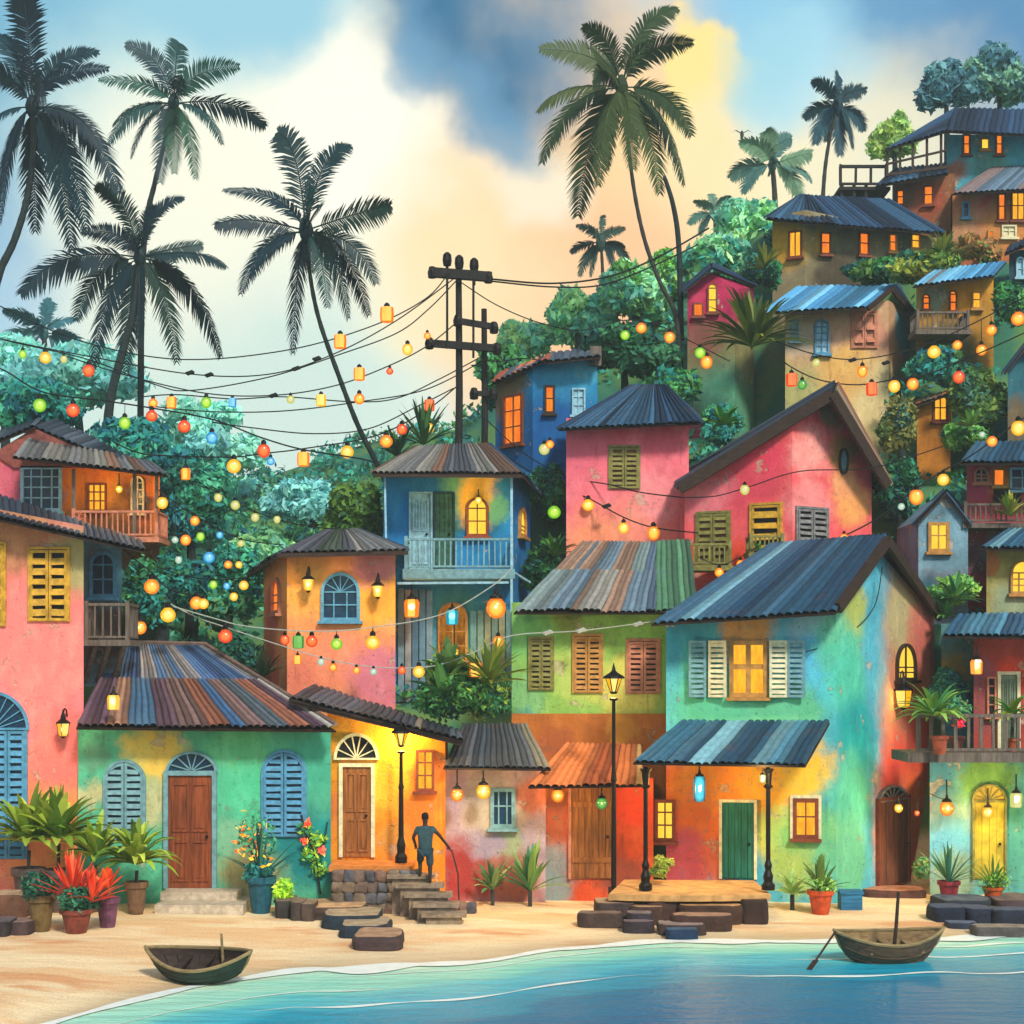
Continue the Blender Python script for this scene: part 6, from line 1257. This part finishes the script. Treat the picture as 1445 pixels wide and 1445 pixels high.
potted('leafy plant in an orange pot in front of the yellow arched door', 1401, 1264, -2.0, 14, 22, mpot('orange_pot', '#c0561f'), [('blades', dict(r=44, n=30, w=.04, pal=['#4f7a34', '#6a8a34', '#3a6a3c'], up=1.1, droop=.35)), ('bush', dict(r=24, h=16, n=500, sz=.05, pal=['#4f7a34', '#6a8a34']))])
zb = at(1400, 1062, -2.0).z
potted('wide light green strap leaved plant at the left end of the timber balcony', 1326, 1060, -2.9, 12, 26, mpot('balcony_pot', '#a04a30'), [('blades', dict(r=64, n=40, w=.085, pal=['#6f9a44', '#8ab04c', '#4f8a44'], up=.8, droop=.75, o=(-8, 0, 30)))], gz=zb)
potted('pot plant with a pink red bloom on the timber balcony', 1350, 1060, -1.6, 11, 22, mpot('balcony_pot_b', '#8a4a3c'), [('bush', dict(r=26, h=60, n=900, sz=.08, pal=['#24584c', '#3c7a54', '#1d4c5a'])), ('bush', dict(r=13, h=66, n=160, sz=.07, pal=['#c03a54', '#d84a5c'], name='flowers'))], gz=zb)
potted('drooping bright green plant at the right end of the timber balcony', 1428, 1060, -2.0, 11, 20, mpot('balcony_pot_c', '#b0562c'), [('stem', dict(h=30)), ('blades', dict(r=44, n=22, w=.08, pal=['#3f8a2c', '#7a8f2c', '#5c9a3c'], up=.8, droop=1.0, o=(0, 0, 34)))], gz=zb)
def gplant(label, px, py, Y, rp, n, wd, pal, up=1.1, droop=.4):
    c = at(px, py, Y); c.z = ground(c.x, Y)-.05; root = thing('garden_plant', label, 'plant', c, 'garden plants'); mb = MB(); st_ = c+Vector((0, 0, .45)); mb.tube([c, st_], .06, 6); mb.build('stem', 'bark', root)
    mb = MB(); blades(mb, st_, rp/sc_(Y), n, wd, pal, up, droop); mb.build('leaves', 'palm', root)
gplant('muted red stemmed palm plant under the small blue window', 695, 1240, -2.9, 44, 24, .075, ['#6a8a54', '#4a7a4c', '#7f9a5c'])
gplant('taller yellow green palm plant between the two cottages', 748, 1240, -3.0, 66, 26, .085, ['#5f8a4c', '#7a9a44', '#3f7a54'], 1.3)
gplant('faint dry green shrub at the lower green wall corner', 1118, 1240, -3.4, 36, 20, .07, ['#7fa85c', '#9ab86a'], 1.0)
spiky('green plant on the coral house balcony sill', 1070, 778, 3.7, 14, 14, .05, ['#4f8a2c', '#6aa03c'], 1.3, .4)
spiky('yellow green plants crowding the balcony of the rose red house', 1425, 728, 5.0, 34, 40, .05, ['#8a9a34', '#6a8a2c', '#a8a43c'], 1.1, .4)
b_ = MB(); a = at(1187, 1262, -3.4); a.z = ground(a.x, -3.4); b_.box(Matrix.Identity(4), (a.x, -3.4, a.z), (a.x+.56, -2.9, a.z+.42)); b_.box(Matrix.Identity(4), (a.x-.03, -3.43, a.z+.42), (a.x+.59, -2.87, a.z+.5))
tag(b_.build('crate', wood('blue_crate', '#2a6f94', 0, .4)), 'small blue wooden box against the teal wall', 'box')

# ------------------------------------------------------------ rocks
def rock(label, q, group, seed): return tag(slab(*q, wob=.16, seed=seed).build('rock', 'rock'), label, 'rock', group)
for i, (q, lb) in enumerate([((1327, 1405, 1261, 1271, 1284, '#28303e', '#46505e'), 'flat topped slate rock, highest of the pile at the right shore'), ((1408, 1480, 1259, 1271, 1283, '#4a3c40', '#5f5250'), 'blocky plum grey rock touching the right edge'),
    ((1317, 1367, 1274, 1281, 1302, '#20293c', '#38445a'), 'dark blue rock at the left end of the shore pile'), ((1364, 1405, 1276, 1283, 1303, '#242c3e', '#3a465c'), 'square dark rock in the middle of the shore pile'), ((1403, 1475, 1279, 1285, 1306, '#262e3e', '#3c4658'), 'low wide rock at the right end of the shore pile'),
    ((1339, 1382, 1298, 1303, 1311, '#30384a', '#4c566a'), 'small grey rock lowest on the sand in the shore pile'), ((1378, 1460, 1303, 1309, 1324, '#5a5450', '#837868'), 'pale crumbled rock at the foot of the shore pile')]):
    rock(lb, q, 'dark rocks at the right shore', 60+i)
for i, (q, lb) in enumerate([((-30, 36, 1255, 1263, 1296, '#6f4c38', '#a88a6c'), 'brown layered rock with a flat top at the left edge'), ((-24, 12, 1293, 1301, 1322, '#3c3434', '#5a5050'), 'dark boulder at the left edge below the brown rock'), ((9, 42, 1294, 1302, 1320, '#4c3a38', '#7a6258'), 'rounded brown boulder beside the olive pot')]):
    rock(lb, q, 'rocks at the left edge', 80+i)
SSQ = 1
ss = thing('stone_steps', 'rough stone steps descending from the teal urn to the sand', 'steps', at(460, 1320, -7))
for i, q in enumerate([(390, 476, 1240, 1260, 1268, '#6a4c3c', '#a07a5c'), (386, 412, 1262, 1272, 1296, '#3c3834', '#6a5c4c'), (408, 428, 1266, 1274, 1299, '#4c423a', '#6f6250'), (422, 444, 1268, 1276, 1300, '#54463c', '#7a6854'), (438, 509, 1272, 1281, 1299, '#5a483c', '#b08e68'), (468, 532, 1284, 1293, 1312, '#26343f', '#97886c'), (493, 543, 1298, 1307, 1324, '#27333f', '#9a8a6e'), (512, 562, 1313, 1323, 1342, '#4c3a38', '#9c7c60')]):
    if i > 3: q = (q[0]-16, q[1]+4, q[2]-5)+q[3:]
    slab(*q, wob=.12, seed=100+i).build('stone', 'rock', ss)

# ------------------------------------------------------------ boats
def boat(label, cx, cy, L, W, H, ang, cols_, zb, sheer=.35, heel=0):
    """clinker rowing boat: hull lofted from stations, gunwale, ribs, thwarts"""
    c = Vector((cx, cy, zb)); root = thing('rowing_boat', label, 'boat', c, 'rowing boats'); Rm = Matrix.Translation(c) @ Matrix.Rotation(ang, 4, 'Z') @ Matrix.Rotation(heel, 4, 'X')
    NS, NR = 20, 9
    def sec(t, k, off=0):
        x = (t-.5)*L; wv = math.sin(math.pi*min(1, max(0, t)))**.72*(W/2)-off; wv = max(wv, .012)
        zt = H*(1+sheer*(2*t-1)**2*1.6); a = math.pi*k/(NR*2-1)*1.0
        u = -math.cos(a); dz = 1-math.sin(a)**.75; keel = H*.10*(2*t-1)**4*4
        zf = min(1, max(0, dz))
        return Vector((x*(.76+.24*zf**.8), u*wv, keel+off*.8+(zt-keel-off*.8)*dz))
    for nm, off, mt_ in (('hull', 0, cols_[0]), ('inner_planking', .035, cols_[1])):
        mb = MB(); vs = [Rm @ sec(i/NS, k, off) for i in range(NS+1) for k in range(NR*2)]; q = NR*2
        fs = [(i*q+k, i*q+k+1, (i+1)*q+k+1, (i+1)*q+k) for i in range(NS) for k in range(q-1)]
        mb.add(vs, fs); o = mb.build(nm, mt_, root, smooth=True)
        if off == 0:
            for side in (0, 1):
                for kk in (2, 4, 6):
                    pass
    mb = MB()
    for k in (0, NR*2-1): mb.tube([Rm @ (sec(i/NS, k, .015)+Vector((0, 0, .015))) for i in range(NS+1)], .04, 6)
    mb.build('gunwale', cols_[2], root)
    mb = MB()
    for k in (2, 4, 6, 11, 13, 15): mb.tube([Rm @ sec(i/NS, k, -.008) for i in range(NS+1)], .013, 4)
    mb.build('strake', cols_[0], root)['kind'] = 'stuff'
    for t in (.3, .52, .74):
        mb = MB(); a, b = sec(t, 1, .04), sec(t, NR*2-2, .04); a.z = b.z = H*.68; mb.beam(Rm @ a, Rm @ b, .2, .035); mb.build('thwart', cols_[1], root)
    mb = MB()
    for i in range(2, NS-1, 2): mb.tube([Rm @ sec(i/NS, k, .045) for k in range(1, NR*2-1)], .014, 4)
    mb.build('rib', cols_[1], root)['kind'] = 'stuff'
    for t in (0, 1):
        mb = MB(); p = sec(t, 0, 0); q_ = sec(t, NR-1, 0); mb.tube([Rm @ Vector((q_.x*.97, 0, q_.z)), Rm @ Vector((q_.x+(p.x-q_.x)*.55, 0, q_.z+(p.z-q_.z)*.45)), Rm @ Vector((p.x*1.02, 0, p.z+.06))], [.03, .035, .03], 6); mb.build('stem_post', cols_[2], root)
    return root, Rm
hullg = wood('green_black_hull', '#2c3a30', 0, .4); inn = wood('boat_interior', '#3a2c24', 0, .5); gw = wood('boat_gunwale', '#8f7c54', 0, .3); hullb = wood('brown_hull', '#5c4a38', 0, .5); inb = wood('brown_boat_interior', '#8f7650', 0, .4)
p = at(284, 1384, gY(284, 1384)); gz = ground(p.x, p.y)
b1, m1 = boat('dark green rowing boat pulled up on the wet sand, bow to the left', p.x, p.y, 2.3, 1.2, .42, R(-13), (hullg, inn, gw), gz+.05, .32, R(15))
mb = MB(); q = p+Vector((.42, .2, 0)); mb.tube([Vector((q.x, q.y, gz+.2)), Vector((q.x-.04, q.y, gz+.95))], [.035, .026], 7); mb.build('oar_pin', gw, b1)
p = at(1252, 1353, -10.4)
b2, m2 = boat('brown rowing boat with a short mast afloat near the right shore', p.x, p.y, 2.5, 1.25, .6, R(8), (hullb, inb, gw), WZ-.1, .2, R(8))
mb = MB(); q = Vector((p.x+.1, p.y-.3, WZ+.2)); mb.tube([q-Vector((.05, 0, .25)), q+Vector((.03, .0, .6)), q+Vector((.08, 0, 1.35))], [.045, .04, .035], 8); mb.build('mast', 'dwood', b2)
o_ = MB(); a, b = at(1174, 1325, -10.9), at(1150, 1357, -11.4); o_.tube([a+Vector((.1, .1, .15)), b], .025, 7); d_ = (b-a).normalized(); o_.beam(b-d_*.05, b+d_*.32, .12, .02)
tag(o_.build('oar', 'dwood'), 'thin oar leaning from the stern of the brown boat into the water', 'oar')

# ------------------------------------------------------------ the person on the steps
def skin(name, mat, joints, edges, root, sub=2):
    me = bpy.data.meshes.new(name); me.from_pydata([tuple(j[0]) for j in joints], edges, []); me.materials.append(M[mat] if isinstance(mat, str) else mat)
    o = bpy.data.objects.new(name, me); col.objects.link(o)
    o.modifiers.new('skin', 'SKIN'); s_ = o.modifiers.new('sub', 'SUBSURF'); s_.levels = s_.render_levels = sub
    if not me.skin_vertices: me.attributes
    for i, j in enumerate(joints):
        v = me.skin_vertices[0].data[i]; v.radius = j[1] if isinstance(j[1], tuple) else (j[1], j[1]); v.use_root = (i == 0)
    o.modifiers['skin'].use_smooth_shade = True
    if root: o.parent = root
    return o
pr = thing('person', 'person seen from behind in slate shirt and short trousers climbing the orange house steps', 'person', (0, 0, 0))
S_ = STEP[1]; fx = at(600, HZ, S_[0]+.2).x; pr.location = (fx, S_[0]+.25, S_[1]); pr.rotation_euler = (0, 0, R(8))
me = bpy.data.meshes.new('probe')
def mk(n, mat, J, E):
    me = bpy.data.meshes.new(n); me.from_pydata([tuple(j[0]) for j in J], E, []); me.materials.append(mat)
    o = bpy.data.objects.new(n, me); col.objects.link(o); o.parent = pr
    md = o.modifiers.new('skin', 'SKIN'); md.use_smooth_shade = True
    sk = me.skin_vertices[0].data if len(me.skin_vertices) else None
    if sk is None:
        import bmesh
        bm = bmesh.new(); bm.from_mesh(me); bm.verts.layers.skin.verify(); bm.to_mesh(me); bm.free(); sk = me.skin_vertices[0].data
    for i, j in enumerate(J):
        r_ = j[1] if isinstance(j[1], tuple) else (j[1], j[1]); sk[i].radius = r_; sk[i].use_root = (i == 0); sk[i].use_loose = False
    sb = o.modifiers.new('sub', 'SUBSURF'); sb.levels = sb.render_levels = 2
    return o
skinm = simple('dark_skin', '#2c211c', .6, .15); shirt = simple('slate_shirt', '#2f4a50', .85, .3, 8); trs = simple('dark_trousers', '#26404a', .85, .3, 8)
J = [((0, 0, .90), (.14, .1)), ((0, 0, 1.08), (.13, .09)), ((0, .01, 1.3), (.17, .1)), ((0, .02, 1.42), (.1, .08)), ((0, .03, 1.5), (.052, .052)), ((0, .045, 1.58), (.078, .088)), ((0, .05, 1.68), (.078, .092)), ((0, .05, 1.74), (.05, .055)),
     ((-.19, .02, 1.39), .062), ((-.31, 0, 1.16), .045), ((-.24, .14, .98), .036), ((-.22, .2, .92), .03),
     ((.19, .02, 1.39), .062), ((.37, .03, 1.2), .044), ((.55, .1, .97), .034), ((.6, .11, .9), .03),
     ((-.1, 0, .84), .1), ((-.11, .03, .5), .068), ((-.12, -.08, .1), .042), ((-.12, -.06, .04), .04), ((-.12, .12, .03), .035),
     ((.1, 0, .84), .1), ((.12, -.01, .47), .068), ((.12, -.05, .1), .042), ((.12, -.04, .04), .04), ((.13, .14, .03), .035)]
J[17] = ((-.12, .16, .62), .068); J[18] = ((-.12, .1, .24), .042); J[19] = ((-.12, .12, .2), .038); J[20] = ((-.12, .28, .19), .032)
E = [(0, 1), (1, 2), (2, 3), (3, 4), (4, 5), (5, 6), (6, 7), (2, 8), (8, 9), (9, 10), (10, 11), (2, 12), (12, 13), (13, 14), (14, 15), (0, 16), (16, 17), (17, 18), (18, 19), (19, 20), (0, 21), (21, 22), (22, 23), (23, 24), (24, 25)]
def hand(base, d, s_):
    """five fingers from the palm, curled round"""
    k = len(J); bx, by, bz = base
    for i, (o_x, ln) in enumerate(((-.028, .065), (-.009, .075), (.01, .07), (.028, .055))):
        J.append(((bx+o_x*s_, by+.02, bz-.02), .009)); J.append(((bx+o_x*s_*1.1, by+.03, bz-.02-ln*.5), .009)); J.append(((bx+o_x*s_, by+.01, bz-.02-ln*.8), .008))
    J.append(((bx-.035*s_, by+.02, bz+.01), .011)); J.append(((bx-.055*s_, by+.03, bz-.02), .01))
    r_ = []
    for i in range(4): r_ += [(d, k+i*3), (k+i*3, k+i*3+1), (k+i*3+1, k+i*3+2)]
    return r_+[(d, k+12), (k+12, k+13)]
E += hand(J[11][0], 11, 1); E += hand(J[15][0], 15, -1)
body = mk('body', skinm, J, E)
mk('shirt', shirt, [((0, 0, .76), (.215, .16)), ((0, 0, 1.02), (.185, .14)), ((0, .01, 1.28), (.215, .14)), ((0, .02, 1.4), (.15, .1)), ((0, .03, 1.46), (.07, .07)), ((-.2, .02, 1.38), .085), ((-.27, .01, 1.24), .08), ((.2, .02, 1.38), .085), ((.3, .025, 1.27), .078)], [(0, 1), (1, 2), (2, 3), (3, 4), (2, 5), (5, 6), (2, 7), (7, 8)])
mk('trousers', trs, [((0, 0, .88), (.185, .135)), ((-.1, .01, .8), (.115, .115)), ((-.115, .12, .64), .105), ((-.12, .15, .5), .095), ((.1, 0, .8), (.115, .115)), ((.12, 0, .6), .105), ((.12, -.01, .4), .098)], [(0, 1), (1, 2), (2, 3), (0, 4), (4, 5), (5, 6)])
hb = MB(); WL[pr.name] = Vector((0, 0, 0)); hb.lathe((0, .045, 1.69), [(.085, -.05), (.098, 0), (.095, .05), (.07, .09), (.02, .11)], 14, sx=.95, sy=1.05); ho = hb.build('hair', simple('black_hair', '#15110f', .9, .3, 40), pr, smooth=True)
fc = MB(); fc.lathe((0, .155, 1.64), [(.006, -.02), (.016, -.015), (.008, .03)], 8); fc.lathe((-.082, .05, 1.64), [(.004, -.03), (.014, 0), (.004, .03)], 8); fc.lathe((.082, .05, 1.64), [(.004, -.03), (.014, 0), (.004, .03)], 8); fc.build('face_features', skinm, pr)
sk_ = MB(); R8 = Matrix.Rotation(R(8), 4, 'Z'); hp = pr.location+(R8 @ Vector((.6, .12, .86))); gx, gy = at(632, HZ, -5.5).x, -5.6
sk_.tube([hp+Vector((-.03, 0, .12)), hp+Vector((.12, -.1, -.12)), Vector((hp.x+.26, hp.y-.3, .9)), Vector((hp.x+.3, hp.y-.5, ground(hp.x, hp.y-.5)))], [.016, .02, .022, .02], 7); tag(sk_.build('walking_stick', 'dwood'), 'long dark crooked stick held in the right hand of the person on the steps', 'stick')
# bird
bd = MB(); c = at(1047, 190, 30)
bd.lathe(c, [(.01, -.22), (.07, -.1), (.09, 0), (.05, .15), (.01, .2)], 8, sy=.8)
for s_ in (-1, 1): bd.add([c+Vector((0, -.06, .05)), c+Vector((0, .08, .05)), c+Vector((.3*s_, .06, .2)), c+Vector((.28*s_, -.05, .2)), c+Vector((.5*s_, .02, .08)), c+Vector((0, 0, .0))], [(0, 1, 2, 3), (3, 2, 4), (0, 5, 3)])
tag(bd.build('bird', simple('bird_feathers', '#3c4a44', .8)), 'small dark bird flying against the cream cloud', 'bird')
# far wooded ridge behind the valley
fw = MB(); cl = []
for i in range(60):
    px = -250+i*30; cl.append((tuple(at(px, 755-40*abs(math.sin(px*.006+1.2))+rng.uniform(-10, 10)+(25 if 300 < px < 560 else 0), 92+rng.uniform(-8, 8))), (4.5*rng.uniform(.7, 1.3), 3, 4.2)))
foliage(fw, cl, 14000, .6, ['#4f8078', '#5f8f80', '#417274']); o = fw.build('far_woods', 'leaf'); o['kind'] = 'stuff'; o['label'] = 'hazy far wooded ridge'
# undergrowth on the slopes
ug = MB(); cl = []
for i in range(900):
    x = rng.uniform(-26, 34); Y = rng.uniform(6, 44); 
    if rng.random() < .25: x = rng.uniform(-26, -6)
    z_ = ground(x, Y); cl.append(((x, Y, z_+.1), (1.1, 1.0, .55)))
foliage(ug, cl, 46000, .2, TEAL+DGR+['#3a6a3c', '#2c5f4c']); o = ug.build('undergrowth', 'leaf'); o['kind'] = 'stuff'; o['label'] = 'dense undergrowth covering the hillside'
# the air: thin evening haze over everything
HAZE = .0009
hm, t = newmat('evening_haze'); v = t.n('ShaderNodeVolumePrincipled', i={'Color': hx('#dfe9e0'), 'Density': HAZE}); t.n('ShaderNodeOutputMaterial', i={1: v.outputs[0]})
hz = MB(); hz.box(Matrix.Identity(4), (-95, -62, -3.3), (95, 126, 46)); hz.c = hz.c
if HAZE: o = hz.build('haze', hm); o['kind'] = 'stuff'
